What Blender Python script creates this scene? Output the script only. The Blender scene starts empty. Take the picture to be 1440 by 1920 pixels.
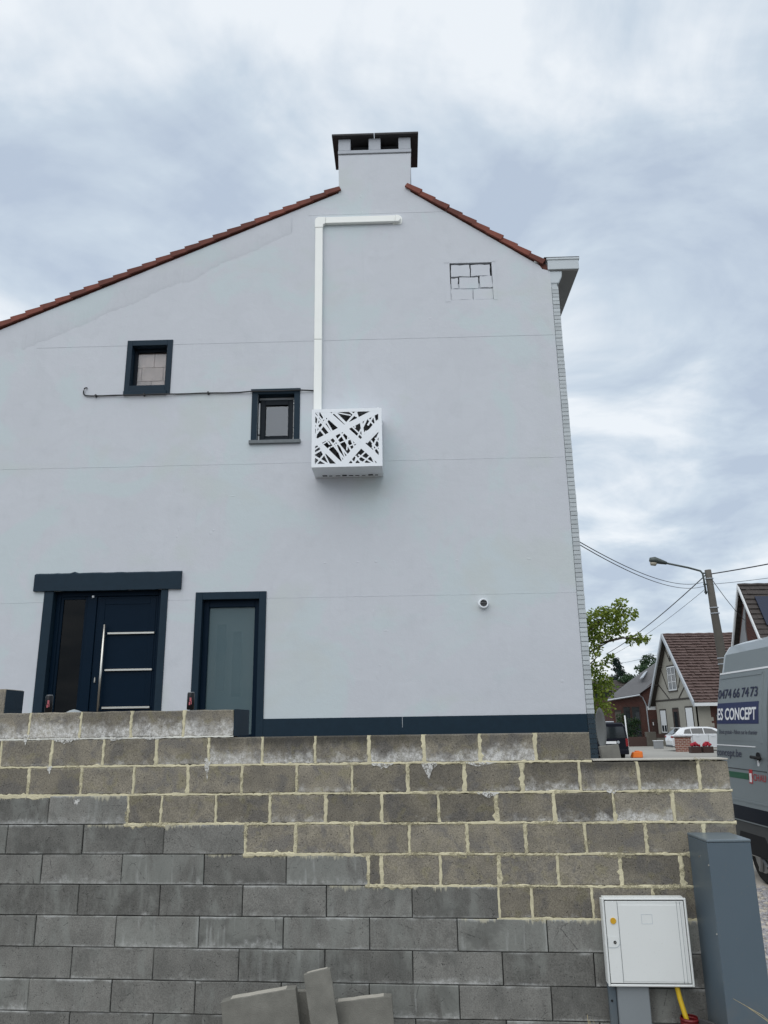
import bpy, bmesh, math, random
from mathutils import Vector, Matrix
from mathutils.geometry import tessellate_polygon
rng = random.Random(7)
R = math.radians
scene = bpy.context.scene
COL = scene.collection

# ------------------------------------------------------------------ camera
EYE = 1.97
pitch, roll = 0.270121, 0.0155857
fwd = Vector((0, math.cos(pitch), math.sin(pitch)))
rt = Vector((1, 0, 0)); dn = fwd.cross(rt)
rt2 = math.cos(roll) * rt + math.sin(roll) * dn
dn2 = -math.sin(roll) * rt + math.cos(roll) * dn
cam_data = bpy.data.cameras.new('camera')
cam = bpy.data.objects.new('camera', cam_data); COL.objects.link(cam)
up = -dn2; back = -fwd
cam.matrix_world = Matrix(((rt2.x, up.x, back.x, 0), (rt2.y, up.y, back.y, 0), (rt2.z, up.z, back.z, EYE), (0, 0, 0, 1)))
cam_data.sensor_fit = 'VERTICAL'; cam_data.sensor_height = 24
cam_data.lens = 1442 / 1920 * 24
cam_data.clip_start = 0.05; cam_data.clip_end = 2000
scene.camera = cam
scene.render.resolution_x = 768; scene.render.resolution_y = 1024

# ------------------------------------------------------------------ sky and sun
SUN_AZ = math.atan2(-0.35, -0.75); SUN_EL = R(52)
world = bpy.data.worlds.new('World'); scene.world = world; world.use_nodes = True
wt = world.node_tree; wt.nodes.clear()
def WN(t, **k):
    n = wt.nodes.new(t)
    for a, b in k.items(): setattr(n, a, b)
    return n
def wl(a, b): wt.links.new(a, b)
def wmath(op, a, b=None, clamp=False):
    n = WN('ShaderNodeMath', operation=op); n.use_clamp = clamp
    for i, v in enumerate((a, b)):
        if v is None: continue
        if isinstance(v, (int, float)): n.inputs[i].default_value = v
        else: wl(v, n.inputs[i])
    return n.outputs[0]
sky = WN('ShaderNodeTexSky', sky_type='NISHITA'); sky.sun_disc = False
sky.sun_elevation = SUN_EL; sky.sun_rotation = SUN_AZ
sky.air_density = 1.2; sky.dust_density = 2.0
skys = WN('ShaderNodeMix', data_type='RGBA', blend_type='MULTIPLY'); skys.inputs[0].default_value = 1
wl(sky.outputs[0], skys.inputs[6]); skys.inputs[7].default_value = (0.10, 0.10, 0.10, 1)
tcw = WN('ShaderNodeTexCoord'); sep = WN('ShaderNodeSeparateXYZ'); wl(tcw.outputs['Generated'], sep.inputs[0])
zz = wmath('ADD', wmath('MAXIMUM', sep.outputs[2], 0.0), 0.22)
cmb = WN('ShaderNodeCombineXYZ'); wl(wmath('DIVIDE', sep.outputs[0], zz), cmb.inputs[0]); wl(wmath('DIVIDE', sep.outputs[1], zz), cmb.inputs[1])
def cloud(scale, det, rough, dist, off):
    mp = WN('ShaderNodeMapping'); mp.inputs['Location'].default_value = off; wl(cmb.outputs[0], mp.inputs[0])
    n = WN('ShaderNodeTexNoise'); n.inputs['Scale'].default_value = scale; n.inputs['Detail'].default_value = det
    n.inputs['Roughness'].default_value = rough; n.inputs['Distortion'].default_value = dist; wl(mp.outputs[0], n.inputs['Vector'])
    return n.outputs[0]
c1 = cloud(1.7, 6, 0.55, 0.45, (8.3, 2.7, 0)); c2 = cloud(3.1, 8, 0.58, 0.7, (7.7, 2.2, 0))
cm = wmath('ADD', wmath('MULTIPLY', c1, 0.74), wmath('MULTIPLY', c2, 0.26))
ramp = WN('ShaderNodeValToRGB'); wl(cm, ramp.inputs[0])
e = ramp.color_ramp.elements
e[0].position = 0.405; e[0].color = (0.465, 0.545, 0.660, 1)
e[1].position = 0.575; e[1].color = (0.82, 0.865, 0.91, 1)
x_ = ramp.color_ramp.elements.new(0.48); x_.color = (0.575, 0.660, 0.752, 1)
mixw = WN('ShaderNodeMix', data_type='RGBA'); mixw.inputs[0].default_value = 0.92
wl(skys.outputs[2], mixw.inputs[6]); wl(ramp.outputs[0], mixw.inputs[7])
bgd = WN('ShaderNodeBackground'); wl(mixw.outputs[2], bgd.inputs[0]); bgd.inputs[1].default_value = 1.0
wo = WN('ShaderNodeOutputWorld'); wl(bgd.outputs[0], wo.inputs[0])

sd = bpy.data.lights.new('sun', 'SUN'); sd.energy = 1.45; sd.angle = R(75); sd.color = (1.0, 0.97, 0.93)
sun = bpy.data.objects.new('sun', sd); COL.objects.link(sun)
sdir = Vector((math.sin(SUN_AZ) * math.cos(SUN_EL), math.cos(SUN_AZ) * math.cos(SUN_EL), math.sin(SUN_EL)))
sun.rotation_euler = sdir.to_track_quat('Z', 'Y').to_euler()

scene.view_settings.view_transform = 'Standard'; scene.view_settings.look = 'None'
scene.view_settings.exposure = 0.14; scene.view_settings.gamma = 1.0
scene.view_settings.use_curve_mapping = False

# ------------------------------------------------------------------ materials
class NT:
    def __init__(s, name):
        s.m = bpy.data.materials.new(name); s.m.use_nodes = True; s.t = s.m.node_tree
        s.b = s.t.nodes['Principled BSDF']; s.tc = None
    def n(s, t, **k):
        n = s.t.nodes.new(t)
        for a, b in k.items(): setattr(n, a, b)
        return n
    def l(s, a, b): s.t.links.new(a, b)
    def put(s, sock, v):
        if isinstance(v, (int, float)): sock.default_value = v
        elif isinstance(v, tuple): sock.default_value = v if len(v) == 4 or sock.type == 'VECTOR' else (*v, 1)
        else: s.l(v, sock)
    def math(s, op, a, b=0.0, clamp=False):
        n = s.n('ShaderNodeMath', operation=op); n.use_clamp = clamp; s.put(n.inputs[0], a); s.put(n.inputs[1], b); return n.outputs[0]
    def coord(s, rand=True):
        if s.tc is None:
            tc = s.n('ShaderNodeTexCoord'); s.obj = tc.outputs['Object']; s.oi = s.n('ShaderNodeObjectInfo')
            if rand:
                v = s.n('ShaderNodeVectorMath', operation='ADD'); s.l(s.obj, v.inputs[0])
                s.l(s.math('MULTIPLY', s.oi.outputs['Random'], 37.0), v.inputs[1]); s.tc = v.outputs[0]
            else: s.tc = s.obj
        return s.tc
    def noise(s, scale, det=5, rough=0.55, stretch=None, dist=0.0):
        n = s.n('ShaderNodeTexNoise'); v = s.coord()
        if stretch:
            mp = s.n('ShaderNodeMapping'); mp.inputs['Scale'].default_value = stretch; s.l(v, mp.inputs[0]); v = mp.outputs[0]
        s.l(v, n.inputs['Vector']); n.inputs['Scale'].default_value = scale; n.inputs['Detail'].default_value = det
        n.inputs['Roughness'].default_value = rough; n.inputs['Distortion'].default_value = dist
        return n.outputs[0]
    def ss(s, v, a, b):   # smooth step
        n = s.n('ShaderNodeMapRange', interpolation_type='SMOOTHSTEP'); s.put(n.inputs[0], v)
        n.inputs[1].default_value = a; n.inputs[2].default_value = b; return n.outputs[0]
    def mix(s, f, a, b, mode='MIX'):
        n = s.n('ShaderNodeMix', data_type='RGBA', blend_type=mode); s.put(n.inputs[0], f); s.put(n.inputs[6], a); s.put(n.inputs[7], b); return n.outputs[2]
    def bump(s, h, st=0.3, d=0.01):
        n = s.n('ShaderNodeBump'); n.inputs['Strength'].default_value = st; n.inputs['Distance'].default_value = d; s.l(h, n.inputs['Height']); s.l(n.outputs[0], s.b.inputs['Normal'])
    def fin(s, col, rough=0.8, metal=0.0, spec=None):
        s.put(s.b.inputs['Base Color'], col); s.put(s.b.inputs['Roughness'], rough); s.b.inputs['Metallic'].default_value = metal
        if spec is not None: s.b.inputs['Specular IOR Level'].default_value = spec
        return s.m

def simple(name, col, rough=0.6, var=0.12, scale=6, metal=0.0, bump=0.0, bscale=80, randtone=0.0, spec=None, coat=0.0):
    t = NT(name); n = t.noise(scale)
    c = t.mix(n, tuple(x * (1 - var) for x in col), tuple(min(1, x * (1 + var)) for x in col))
    if randtone:
        k = t.math('ADD', t.math('MULTIPLY', t.oi.outputs['Random'], 2 * randtone), 1 - randtone)
        kc = t.n('ShaderNodeCombineColor'); [t.l(k, kc.inputs[i]) for i in range(3)]
        c = t.mix(1.0, c, kc.outputs[0], 'MULTIPLY')
    if bump: t.bump(t.noise(bscale, 4), bump, 0.004)
    if coat: t.b.inputs['Coat Weight'].default_value = coat; t.b.inputs['Coat Roughness'].default_value = 0.08
    return t.fin(c, rough, metal, spec)

def block_mat(name, ca, cb, white, lower):
    t = NT(name); t.coord()
    big = t.noise(5.0, 4, 0.6); med = t.noise(22, 5, 0.65); grain = t.noise(115, 4, 0.75)
    streak = t.noise(9, 4, 0.6, (5.0, 1.0, 0.55))
    c = t.mix(t.ss(big, 0.3, 0.7), ca, cb)
    if not lower:
        c = t.mix(t.math('MULTIPLY', t.ss(t.noise(7.0, 4, 0.6, None, 0.5), 0.48, 0.62), 0.7), c, (0.155, 0.148, 0.140))
        c = t.mix(t.math('MULTIPLY', t.ss(t.noise(9.0, 4, 0.6, None, 0.5), 0.54, 0.68), 0.6), c, (0.225, 0.205, 0.135))
    sepc = t.n('ShaderNodeSeparateColor'); t.l(t.oi.outputs['Color'], sepc.inputs[0])
    eff, smear, tone = sepc.outputs; dark = t.oi.outputs['Alpha']
    xyz = t.n('ShaderNodeSeparateXYZ'); t.l(t.obj, xyz.inputs[0]); z = xyz.outputs[2]
    k = t.math('ADD', t.math('MULTIPLY', tone, 0.46), 0.77)
    kc = t.n('ShaderNodeCombineColor'); [t.l(k, kc.inputs[i]) for i in range(3)]
    c = t.mix(1.0, c, kc.outputs[0], 'MULTIPLY')
    # coarse aggregate grain and open pores
    c = t.mix(t.ss(grain, 0.38, 0.62), t.mix(1.0, c, (0.80, 0.80, 0.80) if lower else (0.74, 0.74, 0.74), 'MULTIPLY'), t.mix(1.0, c, (1.15, 1.15, 1.15) if lower else (1.20, 1.20, 1.20), 'MULTIPLY'))
    vor = t.n('ShaderNodeTexVoronoi'); t.l(t.tc, vor.inputs['Vector']); vor.inputs['Scale'].default_value = 62
    pores = t.math('MULTIPLY', t.ss(vor.outputs['Distance'], 0.30, 0.12), t.ss(med, 0.47, 0.6))
    c = t.mix(t.math('MULTIPLY', pores, 0.75), c, (0.018, 0.018, 0.017))
    if lower:
        soft = t.noise(4.2, 5, 0.6, (1.6, 1.0, 0.7), 0.5)
        lift = t.math('SUBTRACT', soft, t.math('MULTIPLY', t.math('SUBTRACT', 0.5, dark), 0.24))
        c = t.mix(t.math('MULTIPLY', t.ss(lift, 0.40, 0.66), 0.50), c, (0.268, 0.282, 0.262))
        run = t.noise(9, 4, 0.6, (2.6, 1.0, 0.25))
        c = t.mix(t.math('MULTIPLY', t.math('MULTIPLY', t.ss(run, 0.56, 0.74), dark), 0.55), c, (0.40, 0.415, 0.40))
        c = t.mix(t.math('MULTIPLY', t.ss(t.noise(3.0, 4, 0.6, None, 0.8), 0.54, 0.68), 0.42), c, (0.085, 0.085, 0.080))
        za = t.math('ABSOLUTE', z)
        edge = t.math('MULTIPLY', t.ss(t.math('ADD', za, t.math('MULTIPLY', t.math('SUBTRACT', med, 0.5), 0.05)), 0.078, 0.100), t.ss(t.noise(3.5, 3, 0.6), 0.48, 0.62))
        c = t.mix(t.math('MULTIPLY', edge, 0.6), c, (0.46, 0.47, 0.46))
        vx = t.n('ShaderNodeTexVoronoi', feature='DISTANCE_TO_EDGE'); t.l(t.tc, vx.inputs['Vector']); vx.inputs['Scale'].default_value = 3.2
        crack = t.math('MULTIPLY', t.ss(vx.outputs['Distance'], 0.010, 0.002), t.ss(med, 0.5, 0.58))
        c = t.mix(t.math('MULTIPLY', crack, 0.55), c, (0.03, 0.03, 0.03))
    # dark weathering at the top edge (stain with its own shape)
    dk = t.math('MULTIPLY', t.ss(t.math('ADD', z, t.math('MULTIPLY', streak, 0.09)), 0.045, 0.125), 0.0 if lower else dark)
    c = t.mix(t.math('MULTIPLY', dk, 0.8), c, (0.022, 0.022, 0.021))
    # salt bloom along the lower edge
    spk = t.math('ADD', t.math('MULTIPLY', t.ss(t.noise(38, 5, 0.7), 0.40, 0.62), 0.6), t.math('MULTIPLY', t.ss(t.noise(150, 3, 0.7), 0.42, 0.6), 0.4))
    zone = t.math('SUBTRACT', t.math('MULTIPLY', eff, 0.19), t.math('ADD', t.math('ADD', z, 0.098), t.math('MULTIPLY', t.math('SUBTRACT', t.noise(14, 3, 0.6), 0.5), 0.22)))
    em = t.math('MULTIPLY', t.ss(zone, -0.02, 0.10), t.math('ADD', t.math('MULTIPLY', spk, 0.8), 0.2))
    c = t.mix(t.math('MULTIPLY', em, 0.95, True), c, white)
    # mortar streaks running down from the top edge
    dr = t.math('ADD', t.math('MULTIPLY', t.noise(30, 3, 0.6, (2.2, 1, 0.12)), 0.45), t.math('MULTIPLY', t.noise(5, 3, 0.6), 0.55))
    sm = t.ss(t.math('ADD', t.math('ADD', z, -0.078), t.math('MULTIPLY', t.math('SUBTRACT', dr, 0.53), 0.24)), -0.004, 0.022)
    c = t.mix(t.math('MULTIPLY', t.math('MULTIPLY', sm, smear), 0.9, True), c, (0.46, 0.44, 0.34))
    h = t.math('SUBTRACT', t.math('ADD', t.math('MULTIPLY', grain, 0.6), t.math('MULTIPLY', med, 0.5)), t.math('MULTIPLY', pores, 1.0))
    t.bump(h, 0.55 if not lower else 0.35, 0.004)
    return t.fin(c, 0.93, 0, 0.25)

def paint_wall(name, col):
    t = NT(name); t.coord(False)
    a = t.noise(0.55, 3, 0.5); b = t.noise(3.5, 5, 0.6); f = t.noise(60, 4, 0.6); st = t.noise(2.0, 4, 0.6, (1.0, 1.0, 0.22))
    c = t.mix(a, tuple(x * 0.94 for x in col), tuple(min(1, x * 1.05) for x in col))
    c = t.mix(t.math('MULTIPLY', t.ss(b, 0.5, 0.72), 0.30), c, tuple(x * 0.88 for x in col))
    c = t.mix(t.math('MULTIPLY', t.ss(st, 0.55, 0.75), 0.22), c, (col[0] * 0.85, col[1] * 0.87, col[2] * 0.86))
    rain = t.noise(4.5, 4, 0.65, (3.0, 1.0, 0.10))
    c = t.mix(t.math('MULTIPLY', t.math('MULTIPLY', t.ss(rain, 0.54, 0.72), t.ss(a, 0.4, 0.6)), 0.13), c, (col[0] * 0.74, col[1] * 0.77, col[2] * 0.77))
    pat = t.noise(1.6, 2, 0.5, None, 1.2)
    c = t.mix(t.math('MULTIPLY', t.ss(pat, 0.56, 0.575), 0.10), c, tuple(min(1, x * 1.14) for x in col))
    hue = t.noise(0.62, 5, 0.6, None, 0.6); hue2 = t.noise(0.45, 4, 0.6, (1.0, 1.0, 1.3), 0.4)
    c = t.mix(t.math('MULTIPLY', t.ss(hue, 0.50, 0.60), 0.85), c, (col[0] * 0.955, col[1] * 1.035, col[2] * 1.005))
    c = t.mix(t.math('MULTIPLY', t.ss(hue2, 0.54, 0.66), 0.75), c, (col[0] * 0.955, col[1] * 0.985, col[2] * 0.925))
    grime = t.noise(1.1, 6, 0.65, None, 0.8); c = t.mix(t.math('MULTIPLY', t.ss(grime, 0.52, 0.75), 0.30), c, (col[0] * 0.86, col[1] * 0.88, col[2] * 0.88))
    t.bump(t.math('ADD', t.math('MULTIPLY', f, 0.25), t.math('MULTIPLY', t.noise(5, 6, 0.65), 0.9)), 0.34, 0.016)
    return t.fin(c, 0.85, 0, 0.3)

def glass(name, tint=(0.6, 0.65, 0.7), rough=0.02, trans=0.75, ior=1.6):
    t = NT(name); t.coord()
    out = t.t.nodes['Material Output']
    tr = t.n('ShaderNodeBsdfTransparent'); tr.inputs[0].default_value = (*[x * trans for x in tint], 1)
    gl = t.n('ShaderNodeBsdfGlossy'); gl.inputs['Roughness'].default_value = rough; gl.inputs[0].default_value = (0.9, 0.92, 0.95, 1)
    nb = t.n('ShaderNodeBump'); nb.inputs['Strength'].default_value = 0.02; t.l(t.noise(3, 2), nb.inputs['Height']); t.l(nb.outputs[0], gl.inputs['Normal'])
    fr = t.n('ShaderNodeFresnel'); fr.inputs['IOR'].default_value = ior
    mx = t.n('ShaderNodeMixShader'); t.l(fr.outputs[0], mx.inputs[0]); t.l(tr.outputs[0], mx.inputs[1]); t.l(gl.outputs[0], mx.inputs[2])
    t.l(mx.outputs[0], out.inputs['Surface']); return t.m

def brick_mat(name, c1, c2, mortar, bw=0.22, bh=0.07, axes=('x', 'z')):
    t = NT(name); t.coord(False); x = t.n('ShaderNodeSeparateXYZ'); t.l(t.obj, x.inputs[0]); cb = t.n('ShaderNodeCombineXYZ')
    idx = {'x': 0, 'y': 1, 'z': 2}
    t.l(x.outputs[idx[axes[0]]], cb.inputs[0]); t.l(x.outputs[idx[axes[1]]], cb.inputs[1])
    br = t.n('ShaderNodeTexBrick'); t.l(cb.outputs[0], br.inputs['Vector'])
    br.inputs['Scale'].default_value = 1; br.inputs['Brick Width'].default_value = bw; br.inputs['Row Height'].default_value = bh
    br.inputs['Mortar Size'].default_value = 0.012; br.inputs['Color1'].default_value = (*c1, 1); br.inputs['Color2'].default_value = (*c2, 1); br.inputs['Mortar'].default_value = (*mortar, 1)
    c = t.mix(t.math('MULTIPLY', t.noise(2.5), 0.5), br.outputs[0], tuple(v * 0.6 for v in c1))
    t.bump(br.outputs['Fac'], -0.3, 0.01)
    return t.fin(c, 0.9, 0, 0.2)

def coated(name, col, rough, dirt=(0.20, 0.17, 0.13), amt=0.35):
    t = NT(name); t.coord(); a = t.noise(1.5, 3); c = t.mix(a, tuple(x * 0.93 for x in col), tuple(min(1, x * 1.07) for x in col))
    run = t.noise(7, 4, 0.65, (2.4, 2.4, 0.16)); c = t.mix(t.math('MULTIPLY', t.ss(run, 0.55, 0.75), amt * 0.5), c, tuple(min(1, x * 0.75 + 0.04) for x in col))
    spl = t.ss(t.noise(55, 4, 0.75), 0.60, 0.70); c = t.mix(t.math('MULTIPLY', spl, amt), c, dirt)
    xyz = t.n('ShaderNodeSeparateXYZ'); t.l(t.obj, xyz.inputs[0])
    low = t.ss(t.math('ADD', xyz.outputs[2], t.math('MULTIPLY', t.math('SUBTRACT', t.noise(12, 4, 0.7), 0.5), 0.5)), 0.42, 0.05)
    c = t.mix(t.math('MULTIPLY', low, amt), c, dirt)
    sc = t.ss(t.noise(3, 2, 0.5, (40.0, 40.0, 2.0)), 0.68, 0.72); c = t.mix(t.math('MULTIPLY', sc, amt * 0.5), c, tuple(min(1, x * 1.5) for x in col))
    t.bump(t.noise(200, 3), 0.05, 0.003); return t.fin(c, t.math('ADD', t.math('MULTIPLY', a, 0.2), rough - 0.1), 0)
def leaf_mat(name, ca, cb):
    t = NT(name); t.coord()
    at_ = t.n('ShaderNodeAttribute', attribute_name='leaf'); 
    c = t.mix(at_.outputs['Fac'], ca, cb)
    t.b.inputs['Subsurface Weight'].default_value = 0.0
    out = t.t.nodes['Material Output']; tl = t.n('ShaderNodeBsdfTranslucent'); t.l(c, tl.inputs[0])
    t.fin(c, 0.55, 0, 0.35); mx = t.n('ShaderNodeMixShader'); mx.inputs[0].default_value = 0.35
    t.l(t.b.outputs[0], mx.inputs[1]); t.l(tl.outputs[0], mx.inputs[2]); t.l(mx.outputs[0], out.inputs['Surface'])
    return t.m

M = dict(
    block_up=block_mat('weathered_concrete_block', (0.265, 0.240, 0.190), (0.180, 0.165, 0.138), (0.74, 0.74, 0.72), False),
    block_lo=block_mat('smooth_grey_concrete_block', (0.198, 0.196, 0.182), (0.148, 0.147, 0.137), (0.6, 0.61, 0.6), True),
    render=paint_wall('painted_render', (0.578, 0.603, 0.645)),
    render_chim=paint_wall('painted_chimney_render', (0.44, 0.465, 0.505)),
    navy=simple('navy_paint', (0.0095, 0.025, 0.041), 0.6, 0.2, 9, bump=0.25, bscale=40, spec=0.2),
    navy_gloss=simple('navy_powder_coat', (0.0022, 0.0110, 0.0245), 0.45, 0.1, 3, bump=0.05, bscale=300, spec=0.08),
    dark_frame=simple('dark_window_frame', (0.008, 0.014, 0.021), 0.45, 0.1, spec=0.15),
    black=simple('black_interior', (0.008, 0.009, 0.011), 0.9),
    tile=simple('terracotta_tile', (0.155, 0.045, 0.030), 0.8, 0.35, 9, bump=0.4, bscale=60, randtone=0.35),
    tile_top=simple('terracotta_roof', (0.14, 0.05, 0.035), 0.85, 0.3, 3),
    brick_white=simple('painted_brick', (0.47, 0.51, 0.53), 0.85, 0.1, 12, bump=0.5, bscale=70, randtone=0.09),
    brick_navy=simple('navy_painted_brick', (0.014, 0.032, 0.048), 0.6, 0.2, 12, bump=0.4, bscale=70),
    joint=simple('painted_joint', (0.45, 0.48, 0.51), 0.9, 0.1, 20),
    slate=simple('dark_slate_cap', (0.042, 0.042, 0.044), 0.8, 0.4, 5, bump=0.4, bscale=30),
    pvc=simple('cream_pvc', (0.86, 0.88, 0.85), 0.4, 0.05, 2),
    fascia=simple('pale_grey_fascia', (0.50, 0.55, 0.58), 0.5, 0.06, 4),
    soffit=simple('grey_soffit', (0.27, 0.27, 0.27), 0.8, 0.1, 4),
    white_metal=simple('white_powder_coat', (0.80, 0.84, 0.88), 0.4, 0.03, 2),
    steel=simple('brushed_steel', (0.55, 0.54, 0.50), 0.3, 0.08, 30, metal=1.0),
    sill=simple('bluestone_sill', (0.14, 0.16, 0.17), 0.7, 0.3, 14, bump=0.3),
    foam=simple('white_filler', (0.62, 0.64, 0.64), 0.9, 0.2, 30, bump=0.6),
    cable=simple('black_cable', (0.010, 0.011, 0.013), 0.6),
    frosted=None,
    tan_block=simple('tan_board', (0.62, 0.47, 0.38), 0.8, 0.35, 7, bump=0.3, randtone=0.2),
    mortar=simple('yellowish_mortar', (0.60, 0.555, 0.385), 0.95, 0.36, 9, bump=0.9, bscale=90),
    mortar_white=simple('white_mortar', (0.64, 0.64, 0.59), 0.95, 0.25, 16, bump=0.9, bscale=90),
    darkjoint=simple('dark_joint', (0.020, 0.020, 0.020), 1.0),
    gpvc=coated('light_grey_polyester', (0.74, 0.765, 0.755), 0.45, amt=0.12),
    gped=simple('grey_pedestal', (0.22, 0.245, 0.26), 0.5, 0.08, 3, bump=0.1, bscale=150),
    yellow=simple('yellow_plastic', (0.62, 0.35, 0.02), 0.45, 0.1),
    gasyellow=simple('yellow_gas_pipe', (0.62, 0.42, 0.02), 0.4, 0.1),
    redplastic=simple('red_corrugated_plastic', (0.13, 0.008, 0.010), 0.45, 0.15),
    bluegrey=coated('blue_grey_coated_steel', (0.092, 0.126, 0.155), 0.40, amt=0.22),
    bluegrey_lid=simple('blue_grey_lid', (0.13, 0.165, 0.19), 0.35, 0.05, 2),
    slab=simple('concrete_slab', (0.185, 0.181, 0.160), 0.95, 0.5, 8, bump=0.6, bscale=160),
    slab_edge=simple('pale_slab_edge', (0.42, 0.40, 0.35), 0.95, 0.2, 20, bump=0.6, bscale=160),
    ground=simple('bare_earth', (0.13, 0.115, 0.095), 1.0, 0.4, 1.3, bump=0.8, bscale=30),
    sand=simple('pale_sand', (0.50, 0.46, 0.40), 1.0, 0.2, 3, bump=0.8, bscale=50),
    asphalt=simple('asphalt', (0.055, 0.056, 0.058), 0.95, 0.3, 2, bump=0.5, bscale=120),
    concrete=simple('pavement_concrete', (0.33, 0.32, 0.29), 0.95, 0.2, 0.6, bump=0.3),
    stone=simple('grey_gravel', (0.34, 0.33, 0.34), 0.9, 0.5, 17, bump=0.3),
    straw=simple('dry_straw', (0.45, 0.37, 0.20), 0.9, 0.4, 13),
    bark=simple('bark', (0.07, 0.055, 0.04), 0.95, 0.3, 9, bump=0.8, bscale=20),
    leaf=leaf_mat('leaf_green', (0.095, 0.165, 0.025), (0.34, 0.40, 0.06)),
    leaf_dark=leaf_mat('leaf_dark', (0.018, 0.045, 0.020), (0.045, 0.085, 0.030)),
    leaf_con=leaf_mat('conifer_needles', (0.010, 0.026, 0.020), (0.026, 0.052, 0.036)),
    leaf_far=leaf_mat('leaf_far', (0.030, 0.068, 0.035), (0.075, 0.13, 0.055)),
    vangrey=simple('grey_van_paint', (0.25, 0.285, 0.295), 0.30, 0.04, 0.8, metal=0.3, coat=0.6),
    vanlow=simple('grey_plastic_sill', (0.065, 0.070, 0.073), 0.7, 0.1, 4),
    vannavy=simple('navy_decal', (0.010, 0.018, 0.085), 0.4, 0.05),
    white=simple('white_decal', (0.80, 0.81, 0.82), 0.4, 0.04),
    ink=simple('dark_blue_lettering', (0.012, 0.016, 0.050), 0.5, 0.05),
    ink_grey=simple('grey_blue_lettering', (0.050, 0.055, 0.085), 0.5, 0.05),
    green=simple('green_decal', (0.025, 0.105, 0.055), 0.45, 0.1),
    red=simple('red_decal', (0.42, 0.02, 0.025), 0.45, 0.1),
    rubber=simple('black_rubber', (0.012, 0.012, 0.012), 0.85, 0.2, 20),
    rim=simple('wheel_rim', (0.30, 0.31, 0.32), 0.4, 0.1, metal=0.8),
    carwhite=simple('white_car_paint', (0.74, 0.77, 0.80), 0.25, 0.02, coat=0.8),
    carblack=simple('black_car_paint', (0.005, 0.006, 0.013), 0.35, 0.1, spec=0.2),
    carglass=simple('dark_car_glass', (0.020, 0.026, 0.030), 0.06, 0.1, spec=0.8),
    taillight=simple('red_tail_light', (0.24, 0.008, 0.012), 0.2, 0.1),
    grey_stucco=simple('beige_grey_stucco', (0.30, 0.29, 0.25), 0.95, 0.12, 3, bump=0.3),
    trim=simple('dark_timber_trim', (0.040, 0.035, 0.030), 0.9, 0.2),
    zinc=simple('zinc_verge', (0.42, 0.45, 0.48), 0.4, 0.1, metal=0.3),
    brown_roof=simple('brown_roof_tile', (0.108, 0.072, 0.064), 0.75, 0.4, 14, bump=0.4, bscale=20),
    grey_roof=simple('grey_fibre_roof', (0.115, 0.115, 0.118), 0.9, 0.15, 2),
    dark_roof=simple('dark_brown_roof_tile', (0.055, 0.046, 0.042), 0.8, 0.4, 12, bump=0.4, bscale=20),
    redbrick=brick_mat('red_brown_brick', (0.105, 0.035, 0.026), (0.065, 0.024, 0.020), (0.11, 0.09, 0.08)),
    redbrick_y=brick_mat('red_brown_brick_side', (0.105, 0.035, 0.026), (0.065, 0.024, 0.020), (0.11, 0.09, 0.08), axes=('y', 'z')),
    palebrick=brick_mat('pillar_brick', (0.30, 0.12, 0.085), (0.20, 0.085, 0.06), (0.55, 0.52, 0.47), 0.26, 0.105),
    cladding=simple('grey_cladding', (0.24, 0.25, 0.26), 0.7, 0.08),
    solar=simple('solar_panel', (0.010, 0.016, 0.040), 0.12, 0.1, spec=0.7),
    shutter=simple('white_shutter', (0.68, 0.70, 0.71), 0.6, 0.03),
    pole=simple('weathered_concrete_pole', (0.100, 0.093, 0.080), 0.95, 0.25, 3, bump=0.4, bscale=25),
    lampmetal=simple('lamp_metal', (0.075, 0.090, 0.085), 0.5, 0.1, metal=0.3),
    lampglass=simple('lamp_diffuser', (0.35, 0.32, 0.25), 0.3, 0.1),
    wire=simple('overhead_wire', (0.035, 0.037, 0.042), 0.7),
    orange=simple('orange_plastic', (0.80, 0.19, 0.02), 0.5, 0.1),
    flower=simple('red_flowers', (0.36, 0.012, 0.030), 0.7, 0.4, 30),
    planter=simple('brown_planter', (0.055, 0.030, 0.025), 0.8, 0.2),
    can_black=simple('black_can', (0.010, 0.010, 0.012), 0.28, 0.1, metal=0.5),
    can_red=simple('pink_red_print', (0.42, 0.10, 0.12), 0.35, 0.2),
    can_top=simple('aluminium', (0.55, 0.56, 0.57), 0.35, 0.05, metal=1.0),
    dish=simple('grey_dish', (0.165, 0.170, 0.165), 0.7, 0.15, 5),
    clear=glass('window_glass', (0.90, 0.93, 0.96), 0.01, 1.0, 1.40),
    mirror=glass('reflecting_glass', (0.75, 0.80, 0.85), 0.01, 0.85, 1.72),
    darkglass=glass('dark_sidelight_glass', (0.30, 0.36, 0.36), 0.02, 0.35, 1.30),
    greyrag=simple('grey_stone', (0.30, 0.33, 0.34), 0.9, 0.2, 20, bump=0.5),
)
def lime_mat():
    t = NT('lime_bloom'); c = t.mix(t.noise(20), (0.60, 0.60, 0.57), (0.78, 0.78, 0.76))
    a = t.ss(t.math('ADD', t.math('MULTIPLY', t.noise(45, 5, 0.7), 0.6), t.math('MULTIPLY', t.noise(150, 3, 0.7), 0.4)), 0.42, 0.56)
    t.l(a, t.b.inputs['Alpha']); return t.fin(c, 0.95, 0, 0.1)
M['lime'] = lime_mat()
def smear_mat():
    t = NT('mortar_smear'); c = t.mix(t.noise(14), (0.30, 0.275, 0.19), (0.50, 0.46, 0.32))
    a = t.ss(t.math('ADD', t.math('MULTIPLY', t.noise(38, 5, 0.7), 0.65), t.math('MULTIPLY', t.noise(160, 3, 0.7), 0.35)), 0.46, 0.60)
    t.l(t.math('MULTIPLY', a, 0.8), t.b.inputs['Alpha']); return t.fin(c, 0.95, 0, 0.1)
M['smear'] = smear_mat()
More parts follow.
